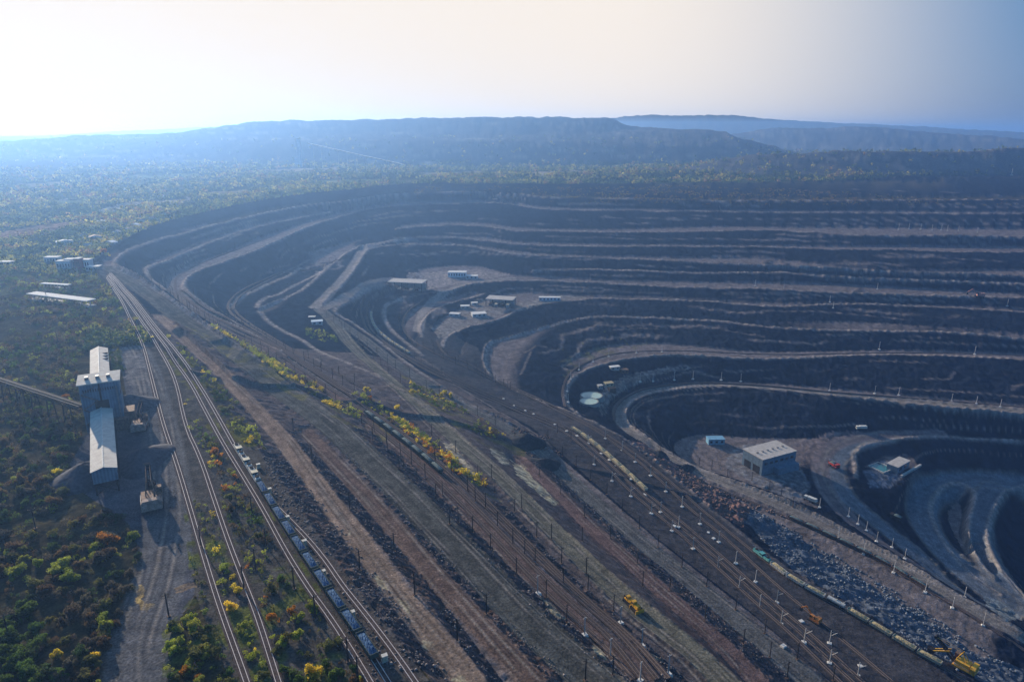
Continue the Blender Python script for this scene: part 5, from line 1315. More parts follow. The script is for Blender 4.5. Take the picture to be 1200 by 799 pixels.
# far tower and far inclined conveyor
ft = PD(350, 172, 3300); zf = Hxy(ft[0], ft[1]); H_ = 170 + 0 - zf
pt = PD(350, 163, 3300)[2]
e = empty('shaft_tower', (ft[0], ft[1], zf), 0, 'tall pale shaft tower standing alone on the far plain', 'tower'); Hh = max(30, pt - zf)
MB().box(-8, 8, -8, 8, -5, Hh).build('wall', PLW, e); MB().box(-9, 9, -9, 9, Hh, Hh + 3).build('roof', CONC, e); MB().box(-24, -8, -8, 8, -5, Hh * .35).build('annex', PLW, e)
a = Vector(PD(362, 168.5, 3250)); b = Vector(PD(472, 193, 2650)); e = empty('far_conveyor', (b.x, b.y, 0), 0, 'long thin pale conveyor line sloping across the far plain', 'conveyor'); of = Vector((b.x, b.y, 0))
m = MB(); m.beam(a - of, b - of, 7, 4); m.build('gallery', CONCW, e)
for k in range(10):
    q = b + (a - b) * (k + .5) / 10; g = Hxy(q.x, q.y) - 3
    if q.z - g > 2: m = MB(); m.beam((q.x - of.x, q.y - of.y, g), (q.x - of.x, q.y - of.y, q.z - 2), 1.1, 1.1); m.build('support', CONC, e)
# far chimney mast on the right
p = on(1185, 207); e = empty('tall_mast', p, 0, 'tall pale mast standing on the right rim of the pit', 'mast'); MB().tube((0,0,-2), (0,0,26), 1.6, .7, 8).build('shaft', PALEP, e); MB().box(-4, 4, -4, 4, -3, 3).build('base', CONC, e)
# stockpiles
def pile(q, rx, ry, h, mt, label, name='ore_stockpile'):
    c = on(*q); n, r_ = 26, 9; vs = [(0, 0, h)]; fs = []
    rr = random.Random(int(q[0]))
    for k in range(1, r_ + 1):
        for i in range(n):
            t = 2 * math.pi * i / n; f = k / r_ * (1 + .16 * math.sin(3 * t + q[0]) + .05 * rr.random())
            x, y = rx * f * math.cos(t), ry * f * math.sin(t)
            vs.append((x, y, h * max(0, 1 - (k / r_)) ** .9 * (1 + .12 * rr.random()) + (Hxy(c.x + x, c.y + y) - c.z) * (k / r_) - (1.2 if k == r_ else 0)))
    for i in range(n): fs.append((0, 1 + i, 1 + (i + 1) % n))
    for k in range(r_ - 1):
        for i in range(n): a = 1 + k * n; j = (i + 1) % n; fs.append((a + i, a + n + i, a + n + j, a + j))
    m = MB(); m.add(vs, fs); o = m.build(name, mt, None, True); o.location = c
    tag(o, label, 'stockpile', 'heaps on the shelves'); return o
PILE_D = mat('black ore heap', (.030, .032, .038), .95, 0, .4, .6, bump=.3); PILE_G = mat('grey gravel heap', (.06, .06, .072), .95, 0, .4, .6, bump=.3)
pile((773, 536), 10, 8, 6, PILE_D, 'black conical heap on the red slope, farther from the hall')
pile((804, 550), 9, 8, 5.5, PILE_D, 'black conical heap on the red slope, nearer to the hall')
pile((617, 520), 17, 13, 9, PILE_D, 'dark spoil heap between the yellow bushes and the pole yard')
pile((640, 545), 13, 9, 6, PILE_D, 'dark spoil heap just above the pale sandy patch')
pile((150, 480), 16, 20, 10, PILE_G, 'grey gravel heap at the foot of the crusher tower')
pile((168, 540), 14, 20, 7, PILE_G, 'grey gravel heap between the long gallery and the leftmost track')
pile((98, 560), 13, 20, 8, PILE_G, 'grey gravel heap left of the long gallery')
# ------------------------------------------------------------------ masts
def make_dark_mast():
    e = empty('catenary_mast', label='x', cat='mast')
    MB().tube((0, 0, -.8), (0, 0, 10), .30, .20, 6).build('pole', WOODP, e)
    m = MB(); m.beam((-1.3, 0, 9.1), (1.3, 0, 9.1), .16, .18); m.beam((-.9, 0, 7.9), (.9, 0, 7.9), .14, .16); arm = m.build('crossarm', WOODP, e)
    m = MB()
    for x in (-1.2, 1.2): m.tube((x, 0, 9.15), (x, 0, 9.55), .09, n=5)
    m.build('insulators', INSUL, arm)
    MB().box(-.6, .6, -.6, .6, -.8, .35).build('footing', RUST, e)
    return e
def make_pale_mast(arm):
    def mk():
        e = empty('concrete_mast', label='x', cat='mast')
        MB().tube((0, 0, .4), (0, 0, 9.5), .28, .2, 6).build('pole', PALEP, e)
        MB().box(-1.5, 1.5, -1.3, 1.3, -.8, .65, (-1.2, 1.2, -1, 1)).build('base_block', CONCW, e)
        if arm:
            m = MB(); m.beam((0, 0, 5.6), (3.2, 0, 8.6), .24, .24); m.beam((0, 0, 8.4), (2.6, 0, 8.1), .12, .12); m.build('bracket', PALEP, e)
        else:
            m = MB(); m.beam((-1, 0, 9), (1, 0, 9), .16, .16); m.build('crossarm', PALEP, e)
        return e
    return mk
K_dm = Kind(make_dark_mast); K_pm = Kind(make_pale_mast(False)); K_am = Kind(make_pale_mast(True))
prng = random.Random(11)
def masts(kind, pts, label, group, ang=.6, scale=1.0):
    for q in pts:
        p = on(*q)
        kind.put(p, ang + prng.uniform(-.25, .25), label, group, scale=(scale * prng.uniform(.94, 1.06),) * 3)
def mast_row(kind, path, n, off, label, group, s0=0, s1=None, scale=1.0):
    pth = offset_path(path, off); L = plen(pth); s1 = L - 3 if s1 is None else s1
    for k in range(n):
        s = s0 + (s1 - s0) * (k + .5 + prng.uniform(-.15, .15)) / n
        x, y, a = at_len(pth, s)
        kind.put((float(x), float(y), Hxy(float(x), float(y))), a, label, group, scale=(scale * prng.uniform(.93, 1.07),) * 3)
masts(K_dm, [(366,540),(410,597),(422,670),(462,647),(486,697),(536,750),(570,720),(344,505)], 'dark mast on the rubble slope between the brown dirt road and the wide haul road', 'dark masts on the rubble slope')
masts(K_dm, [(437,517),(454,527),(468,551),(473,551),(489,566),(511,585),(527,614),(537,614),(554,624),(575,645)], 'dark mast on the rubble right of the wide haul road, left of the dark train', 'dark masts above the haul road')
masts(K_dm, [(506,511),(515,527),(534,530),(510,540),(529,555),(560,560),(576,560),(580,577),(548,575),(557,587),(569,595),(583,617)], 'dark mast among the yellow bushes by the dark hopper train', 'dark masts by the yellow bushes')
masts(K_dm, [(642,517),(653,510),(669,519),(659,535),(675,546),(692,562),(711,579),(729,599),(749,619),(771,641),(799,664),(828,687),(862,714),(896,742),(934,772),(976,797)], 'dark mast at the left edge of the grey pole yard', 'dark masts at the yard edge')
masts(K_dm, [(632,557),(657,579),(685,605),(715,630),(682,634),(747,660),(753,687),(785,691),(826,727),(871,755),(902,770),(922,795)], 'dark mast on the red brown berm between the yellow green road and the pole yard', 'dark masts on the red brown berm')
masts(K_dm, [(611,597),(603,600),(646,632),(629,629),(687,672),(719,716),(658,660),(689,692)], 'dark mast along the left edge of the yellow green road', 'dark masts by the yellow green road')
masts(K_dm, [(601,637),(615,650),(627,660),(660,685),(605,672),(664,730),(718,791),(686,797),(640,700)], 'dark mast among the tracks of the red brown shelf, right of the wide haul road', 'dark masts on the red brown shelf')
masts(K_dm, [(198,722),(312,640),(345,690),(370,725),(408,775),(286,690),(420,800),(236,640),(296,605),(300,668)], 'dark mast in the bushes between the railway tracks on the left', 'dark masts by the left tracks')
masts(K_dm, [(68,402),(10,745),(42,620),(55,352)], 'dark mast standing alone in the woods left of the railway', 'dark masts in the woods')
masts(K_dm, [(764,518),(774,527),(789,534),(819,548),(834,550),(852,560),(881,563),(901,575),(915,583),(929,594),(745,506),(738,493)], 'dark mast along the rim road above the big hall terrace', 'dark masts on the rim road')
masts(K_pm, [(729,529),(744,543),(762,559),(780,576),(799,594),(820,614),(842,635),(812,643),(862,660),(885,682),(890,711),(774,600),(795,618)], 'pale concrete mast on a square white block in the pole yard', 'pale masts in the pole yard')
masts(K_pm, [(630,696),(685,744),(727,730),(752,757),(715,770),(783,790),(750,798)], 'pale concrete mast on a block between the wide haul road and the yellow green road', 'pale masts between the roads', scale=1.05)
masts(K_am, [(696,546),(717,564),(739,582),(763,602),(787,622),(841,665),(866,689),(709,516),(689,522),(915,731),(942,753),(972,777),(1005,792),(910,706),(972,754)], 'pale mast with a slanting bracket on a white block in the pole yard', 'bracket masts in the pole yard', ang=-.5)
masts(K_pm, [(982,630),(1012,649),(1047,671),(1084,694),(1116,712),(1152,732),(994,606),(1005,615),(1015,622),(1027,635),(1045,642),(1130,700),(1060,655),(960,596)], 'pale mast along the track below the rim road beside the blasted rock', 'pale masts below the rim road', ang=.9)
masts(K_pm, [(790,446),(812,445),(845,446),(868,447),(972,458),(1025,461),(1053,463),(1115,470),(1144,473),(1172,477),(750,449),(765,447)], 'pale mast on the shelf above the deep dark bowl', 'pale masts above the bowl', scale=1.1)
masts(K_pm, [(918,341),(1028,339),(972,356),(976,363),(1030,410),(1142,415),(885,335),(1180,360)], 'pale mast standing alone on one of the right hand shelves', 'pale masts on the right shelves', scale=1.2)
masts(K_pm, [(1053,269),(1065,268.5),(1079,269),(1092,270),(1103,270),(1110,270.5),(1123,271),(1145,273)], 'pale mast in the short row on the upper right shelf', 'pale masts on the upper right shelf', scale=1.4)
# rows along the curving rail shelves
mast_row(K_dm, RAILC, 30, 14, 'dark mast in the row on the outer edge of the long rail shelf', 'dark masts on the rail shelf edge', 60, plen(RAILC) * .80)
mast_row(K_dm, RAILC, 22, -13, 'dark mast in the row at the inner foot of the long rail shelf', 'dark masts at the rail shelf foot', 40, plen(RAILC) * .6)
mast_row(K_dm, EB, 28, 4, 'dark mast on the fifth shelf curving round the left end of the pit', 'dark masts on the fifth shelf')
mast_row(K_dm, CB, 16, 5, 'dark mast on the third shelf at the left tip of the pit', 'dark masts on the third shelf')
mast_row(K_dm, GREY7, 16, 9, 'dark mast along the right edge of the grey road below the hut junction', 'dark masts by the grey road', 30, plen(GREY7) * .62)
mast_row(K_dm, YROAD, 10, -8, 'dark mast along the left edge of the upper yellow green road', 'dark masts by the upper road', 20, plen(YROAD) * .45)
mast_row(K_dm, YC, 18, 5, 'dark mast beside the white train below the first open shed', 'dark masts by the white train', 5, plen(YC) * .40)
mast_row(K_dm, YB, 20, 6, 'dark mast on the broad rail shelf right of the second open shed', 'dark masts on the broad rail shelf', 20, plen(YB) * .48)
mast_row(K_dm, YA, 12, 9, 'dark mast at the lip of the dark bowl below the open sheds', 'dark masts at the bowl lip', 10, plen(YA) * .3)
mast_row(K_dm, HAUL, 10, -14, 'dark mast on the left edge of the haul road near the pit corner', 'dark masts by the upper haul road', 30, plen(HAUL) * .45)
mast_row(K_pm, JB, 8, -5, 'pale mast by the curved track above the settling ponds', 'pale masts above the ponds', plen(JB) * .6)
def make_block():
    e = MB(); e.box(-1.3, 1.3, -1.1, 1.1, -.5, .6, (-1.1, 1.1, -.9, .9)); o = e.build('concrete_block', CONCW); tag(o, 'x', 'block'); return o
K_bl = Kind(make_block)
for q in [(685,528),(704,534),(714,541),(722,547),(739,563),(755,580),(830,624),(836,631),(790,617),(1008,780),(939,728),(650,500),(664,508),(676,514),(590,468),(602,476),(615,482),(640,492),(625,486),(918,757)]:
    K_bl.put(on(*q), prng.uniform(0, 3), 'pale concrete block lying without a mast beside the tracks', 'loose concrete blocks', scale=(prng.uniform(.9, 1.3),) * 3)

# lineside cabinets by the blue ore train
def make_cab():
    e = empty('signal_cabinet', label='x', cat='cabinet'); MB().box(-.9, .9, -.7, .7, .3, 2.2).build('case', CREAM, e); MB().box(-1.1, 1.1, -.9, .9, -.5, .3).build('base', CONC, e); MB().box(-1.0, 1.0, -.8, .8, 2.2, 2.4).build('lid', WHITEP, e); return e
K_cb = Kind(make_cab)
for q, lb in (((303,548), 'beside the white locomotives'), ((316,577), 'beside the first blue ore cars'), ((337,610), 'beside the third ore car'), ((357,638), 'beside the fifth ore car'), ((379,674), 'beside the seventh ore car'), ((413,722), 'beside the ninth ore car'), ((451,774), 'near the last ore cars')):
    K_cb.put(on(*q), .5, 'cream signal cabinet ' + lb, 'cream cabinets by the ore train')
# ------------------------------------------------------------------ plants
def leaf_mat(name, objcol):
    m = bpy.data.materials.new(name); m.use_nodes = True
    nt = m.node_tree; N = nt.nodes; L = nt.links; b = N['Principled BSDF']
    b.inputs['Roughness'].default_value = .75; b.inputs['Specular IOR Level'].default_value = .15
    if objcol: src = N.new('ShaderNodeObjectInfo').outputs['Color']
    else: v = N.new('ShaderNodeVertexColor'); v.layer_name = 'leaf'; src = v.outputs[0]
    g = N.new('ShaderNodeNewGeometry'); mr = N.new('ShaderNodeMapRange'); mr.inputs[3].default_value = .55; mr.inputs[4].default_value = 1.5
    L.new(g.outputs['Random Per Island'], mr.inputs[0])
    s = N.new('ShaderNodeVectorMath'); s.operation = 'SCALE'; L.new(src, s.inputs[0]); L.new(mr.outputs[0], s.inputs['Scale'])
    L.new(s.outputs[0], b.inputs['Base Color'])
    t = N.new('ShaderNodeBsdfTranslucent'); L.new(s.outputs[0], t.inputs['Color'])
    mx = N.new('ShaderNodeMixShader'); mx.inputs[0].default_value = .5
    out = N['Material Output']; L.new(b.outputs[0], mx.inputs[1]); L.new(t.outputs[0], mx.inputs[2]); L.new(mx.outputs[0], out.inputs['Surface'])
    return m
LEAF_O = leaf_mat('foliage', True); LEAF_V = leaf_mat('foliage mass', False)
BARK = mat('bark', (.07, .055, .045), .9)
def crown(n, lobes, size, g):
    """n leaf triangles gathered in lobes of a unit crown (radius 1, height 0..1.6)"""
    c = g.normal(0, .42, (lobes, 3)); c[:, 2] = .8 + c[:, 2] * .75; r = g.uniform(.30, .52, lobes)
    k = g.integers(0, lobes, n)
    d = g.normal(0, 1, (n, 3)); d /= np.linalg.norm(d, axis=1)[:, None]
    p = c[k] + d * (r[k] * g.uniform(.55, 1.05, n))[:, None]
    p[:, 2] = np.clip(p[:, 2], .04, 1.7)
    u = g.normal(0, 1, (n, 3)); u /= np.linalg.norm(u, axis=1)[:, None]; w = np.cross(u, g.normal(0, 1, (n, 3))); w /= np.linalg.norm(w, axis=1)[:, None] + 1e-9
    s = size * g.uniform(.6, 1.4, n)[:, None]
    return np.stack([p - u * s, p + u * s * .9, p + w * s * 1.2], 1)
def tri_mesh(name, T, m, colors=None):
    v = T.reshape(-1, 3).astype(np.float32); n = len(T)
    me = bpy.data.meshes.new(name); me.vertices.add(len(v)); me.vertices.foreach_set('co', v.ravel())
    me.loops.add(3 * n); me.loops.foreach_set('vertex_index', np.arange(3 * n, dtype=np.int32))
    me.polygons.add(n); me.polygons.foreach_set('loop_start', np.arange(0, 3 * n, 3, dtype=np.int32)); me.polygons.foreach_set('loop_total', np.full(n, 3, np.int32))
    me.update(calc_edges=True); me.materials.append(m)
    if colors is not None:
        ca = me.color_attributes.new('leaf', 'FLOAT_COLOR', 'POINT'); rg = np.ones((3 * n, 4), np.float32); rg[:, :3] = np.repeat(colors, 3, 0); ca.data.foreach_set('color', rg.ravel())
    return me
PALS = {'green': (.075, .125, .022), 'dark green': (.042, .072, .022), 'olive': (.125, .125, .035), 'brown': (.12, .08, .04), 'grey brown': (.095, .08, .055), 'yellow': (.62, .48, .04), 'yellow green': (.27, .30, .04), 'orange': (.42, .17, .02)}
def ang_to_px(x, y, z):
    dn = CAM_H - z; dep = y * CT + dn * ST
    return 600 + x * 800 / dep, 399.5 + (dn * CT - y * ST) * 800 / dep, dep
def scatter(poly_px, spacing, smin, smax, pal, edge=0.35):
    """world-even scatter inside an area; returns x,y,size,colour index"""
    poly = px_poly(poly_px); xs = [p[0] for p in poly]; ys = [p[1] for p in poly]
    n = int((max(xs) - min(xs)) * (max(ys) - min(ys)) / spacing ** 2)
    n = min(n, 400000)
    x = rng.uniform(min(xs), max(xs), n); y = rng.uniform(min(ys), max(ys), n)
    m = in_poly(x, y, poly); x, y = x[m], y[m]
    dn = fbm(x + 50, y + 70, 26, 3); m = rng.random(len(x)) < np.clip((dn - edge) * 5 + .25, 0, 1); x, y = x[m], y[m]
    s = smin + (smax - smin) * rng.random(len(x)) ** 2
    names = list(pal); wts = np.array([pal[k] for k in names], float)
    reg = fbm(x + 500, y, 18, 3)                      # kinds grow in groups
    f = np.clip((reg - .5) * 2.2 + .5 + rng.normal(0, .17, len(x)), 0, .999)
    cum = np.cumsum(wts / wts.sum()); ci = np.searchsorted(cum, f)
    return [(a, b, c, names[min(k, len(names) - 1)]) for a, b, c, k in zip(x, y, s, ci)]
FOREST = [(-260,318),(0,318),(60,322),(112,330),(150,380),(148,392),(112,386),(100,400),(92,430),(95,470),(100,500),(82,540),(84,580),(110,592),(150,618),(163,650),(155,690),(140,720),(134,760),(134,800),(130,850),(-300,850)]
L_TREES = []
for t_ in scatter(FOREST, 4.2, 1.5, 3.3, {'green': .8, 'dark green': 2.2, 'grey brown': 3, 'olive': 2.6, 'brown': 2.6, 'yellow green': .35}, .33): L_TREES.append(t_ + ('woods',))
for t_ in scatter([(108,402),(104,412),(122,398),(138,410),(146,432),(138,445),(128,425),(122,405)], 4.5, 2, 3, {'dark green': 1, 'olive': 1}): L_TREES.append(t_ + ('woods',))
for t_ in scatter([(196,640),(222,650),(240,690),(256,740),(272,799),(280,850),(190,850),(194,780),(202,740),(232,700),(226,680)], 3.5, 1.1, 2.5, {'dark green': 1.4, 'green': 2, 'olive': 2, 'yellow green': 2}, .28): L_TREES.append(t_ + ('yard side',))
for t_ in scatter([(222,560),(248,575),(284,670),(302,715),(328,799),(335,850),(290,850),(276,760),(258,710),(240,655)], 2.9, .8, 2.0, {'green': 1.6, 'olive': 2, 'yellow green': 3, 'yellow': .5}, .26): L_TREES.append(t_ + ('between tracks',))
for t_ in scatter([(240,500),(262,522),(310,600),(334,645),(362,690),(386,722),(434,799),(450,850),(340,850),(327,799),(300,715),(268,630),(248,575)], 3.2, .9, 2.4, {'green': 1.6, 'brown': 1.4, 'olive': 2.4, 'yellow green': 2.2, 'orange': .08}, .30): L_TREES.append(t_ + ('between tracks',))
for t_ in scatter([(214,460),(232,490),(252,530),(252,575),(238,535),(222,500)], 3.6, .8, 2.0, {'green': 2, 'yellow green': 2, 'yellow': .5}, .38): L_TREES.append(t_ + ('between tracks',))
for t_ in scatter([(186,392),(200,400),(224,420),(262,455),(300,500),(312,530),(292,525),(262,490),(236,455),(206,420)], 3.5, 1.1, 2.6, {'dark green': 1, 'olive': 2, 'yellow green': 2.6, 'yellow': .8}, .28): L_TREES.append(t_ + ('track side',))
for t_ in scatter([(130,325),(145,350),(168,382),(180,392),(168,372),(150,345),(140,328)], 6, 1.0, 2.0, {'dark green': 1, 'olive': 2, 'yellow green': 1}, .4): L_TREES.append(t_ + ('track side',))
for t_ in scatter([(248,386),(290,408),(335,433),(380,458),(425,484),(420,490),(378,472),(335,448),(290,424),(250,400)], 3.4, 1.1, 2.8, {'brown': .4, 'olive': 1.2, 'yellow green': 3, 'yellow': 1.5}, .34): L_TREES.append(t_ + ('yellow strip',))
for t_ in scatter([(395,456),(425,468),(458,485),(488,503),(520,528),(556,556),(578,566),(560,573),(528,552),(496,528),(462,503),(428,482),(398,468)], 3.1, 1.1, 3.0, {'brown': .5, 'green': .6, 'olive': 1.0, 'yellow green': 3, 'yellow': 2.2, 'orange': .2}, .30): L_TREES.append(t_ + ('yellow strip',))
for t_ in scatter([(476,446),(500,456),(528,470),(560,492),(590,512),(575,515),(548,503),(515,482),(482,460)], 3.6, 1.1, 2.4, {'green': 1.5, 'olive': 2, 'yellow green': 2, 'yellow': .9, 'brown': 1}, .32): L_TREES.append(t_ + ('lower strip',))
for t_ in scatter([(356,386),(375,390),(392,396),(396,404),(380,404),(360,398)], 4.6, 1.4, 2.8, {'green': 1, 'olive': 1, 'yellow green': 1.2}, .2): L_TREES.append(t_ + ('junction',))
for t_ in scatter([(655,412),(690,392),(760,392),(762,404),(710,408),(670,425)], 10, 1.5, 3.2, {'dark green': 2, 'olive': 2}, .5): L_TREES.append(t_ + ('bowl',))
single = [((127,636), 3.4, 'orange'), ((134,650), 1.8, 'yellow'), ((112,773), 1.9, 'yellow'), ((68,771), 2.2, 'yellow'), ((218,790), 2.0, 'orange'), ((232,797), 1.8, 'orange'), ((252,532), 2.6, 'orange'), ((366,795), 3.6, 'yellow'), ((349,748), 2.4, 'yellow green'),
          ((262,667), 2.2, 'yellow green'), ((70,558), 2.4, 'yellow'), ((66,535), 1.8, 'orange'), ((521,462), 3.2, 'yellow'), ((528,466), 2.8, 'yellow'), ((517,466), 2.6, 'yellow'), ((483,463), 2.8, 'yellow'), ((430,462), 3.0, 'yellow'), ((434,474), 2.4, 'orange'), ((465,483), 3.0, 'yellow'), ((122,299), 4.5, 'orange'), ((126,302), 3.6, 'yellow'), ((78,467), 3.0, 'orange'), ((35,497), 2.4, 'yellow green')]
for (q, s_, c_) in single:
    p = G(*q); L_TREES.append((p.x, p.y, s_, c_, 'single'))
# keep plants off the tracks, roads and buildings
TX = np.array([t[0] for t in L_TREES]); TY = np.array([t[1] for t in L_TREES])
blk = np.zeros(len(TX), bool)
for pth, w in ((T1, 2.4), (T2, 2.4), (T3, 2.4), (T4, 3.0), (T5, 2.4), (DIRT, 7), (HAUL, 11), (YARDRD, 9), (YROAD, 8), (RAILC, 6), (GREY7, 7), (YC, 5), (YB, 4)):
    blk |= dist_line(TX, TY, [tuple(p) for p in pth], w + 5) < w
for c_, r_ in (((-219, 334), 9), ((-243, 377), 17), ((-276, 432), 9), ((-205, 310), 9), ((-235, 360), 10), ((-260, 405), 9), ((-292, 458), 9)): blk |= np.hypot(TX - c_[0], TY - c_[1]) < r_
blk &= np.array([t[4] != 'single' for t in L_TREES])
L_TREES = [t for t, b in zip(L_TREES, blk) if not b]
TX = np.array([t[0] for t in L_TREES]); TY = np.array([t[1] for t in L_TREES]); TZ = HV(TX, TY)
px = [ang_to_px(a, b, c) for a, b, c in zip(TX, TY, TZ)]
vis = [(t[2] / p[2] * (3 if t[4] == 'single' else 1), i) for i, (t, p) in enumerate(zip(L_TREES, px)) if -10 < p[0] < 1210 and 150 < p[1] < 806]
vis.sort(reverse=True)
solo = [i for _, i in vis[:300]]; solo_set = set(solo)
def make_tree(seed, n):
    def mk():
        g = np.random.default_rng(seed)
        e = empty('tree', label='x', cat='tree')
        me = tri_mesh('crown', crown(n, 9, .105, g), LEAF_O); o = bpy.data.objects.new('crown', me); COL.objects.link(o); o.parent = e
        m = MB(); m.tube((0, 0, -.5), (.04, .03, .75), .10, .05, 6)
        for k in range(4):
            a = k * 1.6 + seed; m.tube((.02, .02, .35 + .08 * k), (.45 * math.cos(a), .45 * math.sin(a), .8 + .1 * k), .045, .015, 5)
        m.build('trunk', BARK, e)
        return e
    return mk
KT = [Kind(make_tree(40 + k, 1100)) for k in range(6)]
desc = {'woods': 'in the woods left of the crusher', 'yard side': 'between the loading yard and the leftmost track', 'between tracks': 'in the scrub between the railway tracks', 'track side': 'right of the upper railway tracks', 'yellow strip': 'in the yellow strip beside the rail shelf',
        'lower strip': 'in the lower strip beside the grey road', 'junction': 'beside the hut at the road junction', 'bowl': 'above the dark bowl', 'single': ''}
sdesc = ['broad orange bush at the edge of the loading yard shadow', 'small yellow bush just below the broad orange one', 'small yellow bush low in the woods near the yard road', 'yellow bush in the bottom left woods', 'orange bush near the bottom edge beside the leftmost track', 'second orange bush near the bottom edge beside the leftmost track',
         'orange brown bush between the tracks behind the white locomotive', 'large yellow bush at the bottom edge left of the ore train', 'bright yellow green bush left of the ore train', 'bright yellow green bush between the two leftmost tracks', 'yellow bush in the woods left of the long gallery', 'small orange bush in the woods left of the long gallery',
         'bright yellow tree, tallest of the trio on the lower strip', 'bright yellow tree, rightmost of the trio on the lower strip', 'bright yellow tree, leftmost of the trio on the lower strip', 'single yellow tree left of the yellow trio', 'bright yellow tree at the upper end of the yellow strip', 'orange yellow bush in the middle of the yellow strip',
         'yellow tree in the yellow strip near the far end of the dark train', 'orange tree at the left corner of the pit', 'yellow tree beside the orange one at the pit corner', 'rusty orange tree under the conveyor bridge', 'bright green bush below the conveyor bridge']
si = 0; single_idx = {}
for i, t in enumerate(L_TREES):
    if t[4] == 'single': single_idx[i] = si; si += 1
for n_, i in enumerate(solo):
    x, y, s, c, zn = L_TREES[i]
    if zn == 'single': lb = sdesc[single_idx[i]]; gr = None
    else:
        size_w = 'small' if s < 1.9 else ('large' if s > 2.7 else 'medium sized')
        lb = f'{size_w} {c} bushy tree {desc[zn]}'; gr = f'{c} bushy trees {desc[zn]}'
    k = KT[n_ % 6]; sc = (s * prng.uniform(.9, 1.1), s * prng.uniform(.9, 1.1), s * prng.uniform(.8, 1.15))
    o = k.put((x, y, float(TZ[i]) - .1), prng.uniform(0, 6.28), lb, gr, scale=sc)
    o['category'] = 'bush' if zn == 'single' and 'bush' in lb else 'tree'
    col = PALS[c]; f = prng.uniform(.75, 1.25)
    for ch in o.children:
        if ch.name.startswith('crown'): ch.color = (col[0] * f * prng.uniform(.9, 1.1), col[1] * f, col[2] * f, 1)
# all the other shrubs read as masses: one object for the undergrowth near by, one for the far woods
def mass(name, idx, XY, S, COLS, nt, size, variants=10):
    g = np.random.default_rng(5)
    base = [crown(nt, 5, size, g) for _ in range(variants)]
    n = len(XY); T = np.empty((n * nt, 3, 3), np.float32); C = np.empty((n * nt, 3), np.float32)
    z = HV(XY[:, 0], XY[:, 1]); vi = g.integers(0, variants, n); a = g.uniform(0, 6.28, n)
    for v in range(variants):
        m = np.where(vi == v)[0]
        if not len(m): continue
        b = base[v][None] * S[m][:, None, None, None]
        ca, sa = np.cos(a[m])[:, None, None], np.sin(a[m])[:, None, None]
        q = np.empty_like(b); q[..., 0] = b[..., 0] * ca - b[..., 1] * sa + XY[m, 0][:, None, None]; q[..., 1] = b[..., 0] * sa + b[..., 1] * ca + XY[m, 1][:, None, None]; q[..., 2] = b[..., 2] + z[m][:, None, None] - .15
        for j, mm in enumerate(m): pass
        idxs = (m[:, None] * nt + np.arange(nt)[None]).ravel()
        T[idxs] = q.reshape(-1, 3, 3); C[idxs] = np.repeat(COLS[m], nt, 0)
    me = tri_mesh(name, T, LEAF_V, C); o = bpy.data.objects.new(name, me); COL.objects.link(o); o['kind'] = 'stuff'
    return o
rest = [i for i in range(len(L_TREES)) if i not in solo_set]
XY = np.array([(TX[i], TY[i]) for i in rest]); S = np.array([L_TREES[i][2] for i in rest]); CC = np.array([PALS[L_TREES[i][3]] for i in rest]) * rng.uniform(.7, 1.3, (len(rest), 1))
o = mass('undergrowth', rest, XY, S, CC, 90, .17); tag(o, 'scrub and small trees covering the ground left of the railway and along the shelves', 'scrub')
print('trees', len(L_TREES))
# far woods on the plain, the dumps and the pit rim
def far_scatter(n, r0, r1, amin=-50, amax=50):
    u = rng.random(n); r = 1 / (1 / r0 + (1 / r1 - 1 / r0) * u); a = np.radians(rng.uniform(amin, amax, n))
    return r * np.sin(a), r * np.cos(a), r
x, y, r = far_scatter(110000, 620, 5400)
RIMP = [p[:2] for p in dict(LINES)['rim']] + [(4000, -400), (4500, 2600)]
m = ~in_poly(x, y, RIMP); m &= ~in_poly(x, y, px_poly(FOREST))
for pth, w in ((T1, 3.2), (T2, 3.2), (T3, 3), (T4, 3.4), (HAUL, 14)): m &= dist_line(x, y, [tuple(p) for p in pth], w + 5) > w
for poly in FIELDS: m &= ~in_poly(x, y, px_poly(poly))
nn = fbm(x, y, 90, 4) * .6 + fbm(x + 77, y * 1.0, 28, 3) * .4
zf_ = HV(x, y)
m &= (rng.random(len(x)) < np.clip((nn - .34) * 7, .10, 1)) & ((zf_ < 16) | (rng.random(len(x)) < .25)) & (zf_ < 130)
x, y, r = x[m], y[m], r[m]
pf = fbm(x + 31, y + 5, 60, 3) + rng.normal(0, .10, len(x))
pal = np.array([(.045, .075, .024), (.11, .135, .036), (.22, .22, .05), (.34, .29, .06), (.22, .14, .06)])
ci = np.clip(np.searchsorted([.40, .54, .66, .74], pf), 0, 4)
CC = pal[ci] * rng.uniform(.7, 1.3, (len(x), 1))
S = rng.uniform(2.2, 4.4, len(x)) * np.clip(r / 1100, .8, 2.4)
o = mass('far_woods', None, np.c_[x, y], S, CC, 16, .38); tag(o, 'hazy mixed woods covering the plain and the dumps beyond the pit', 'woods')
print('far', len(x))
# weeds on the shelves of the upper right rim
x, y, r = far_scatter(16000, 1500, 2300, -8, 50)
hgt = HV(x, y); m = in_poly(x, y, RIMP) & (hgt > -24) & (hgt < -.5) & (fbm(x, y, 40, 3) > .47); x, y = x[m], y[m]
CC = np.array([(.13, .07, .04), (.10, .10, .03), (.20, .15, .04)])[rng.integers(0, 3, len(x))]
o = mass('rim_shrubs', None, np.c_[x, y], rng.uniform(2, 3.6, len(x)), CC, 18, .3); tag(o, 'reddish and green shrubs along the far rim of the pit', 'shrubs')

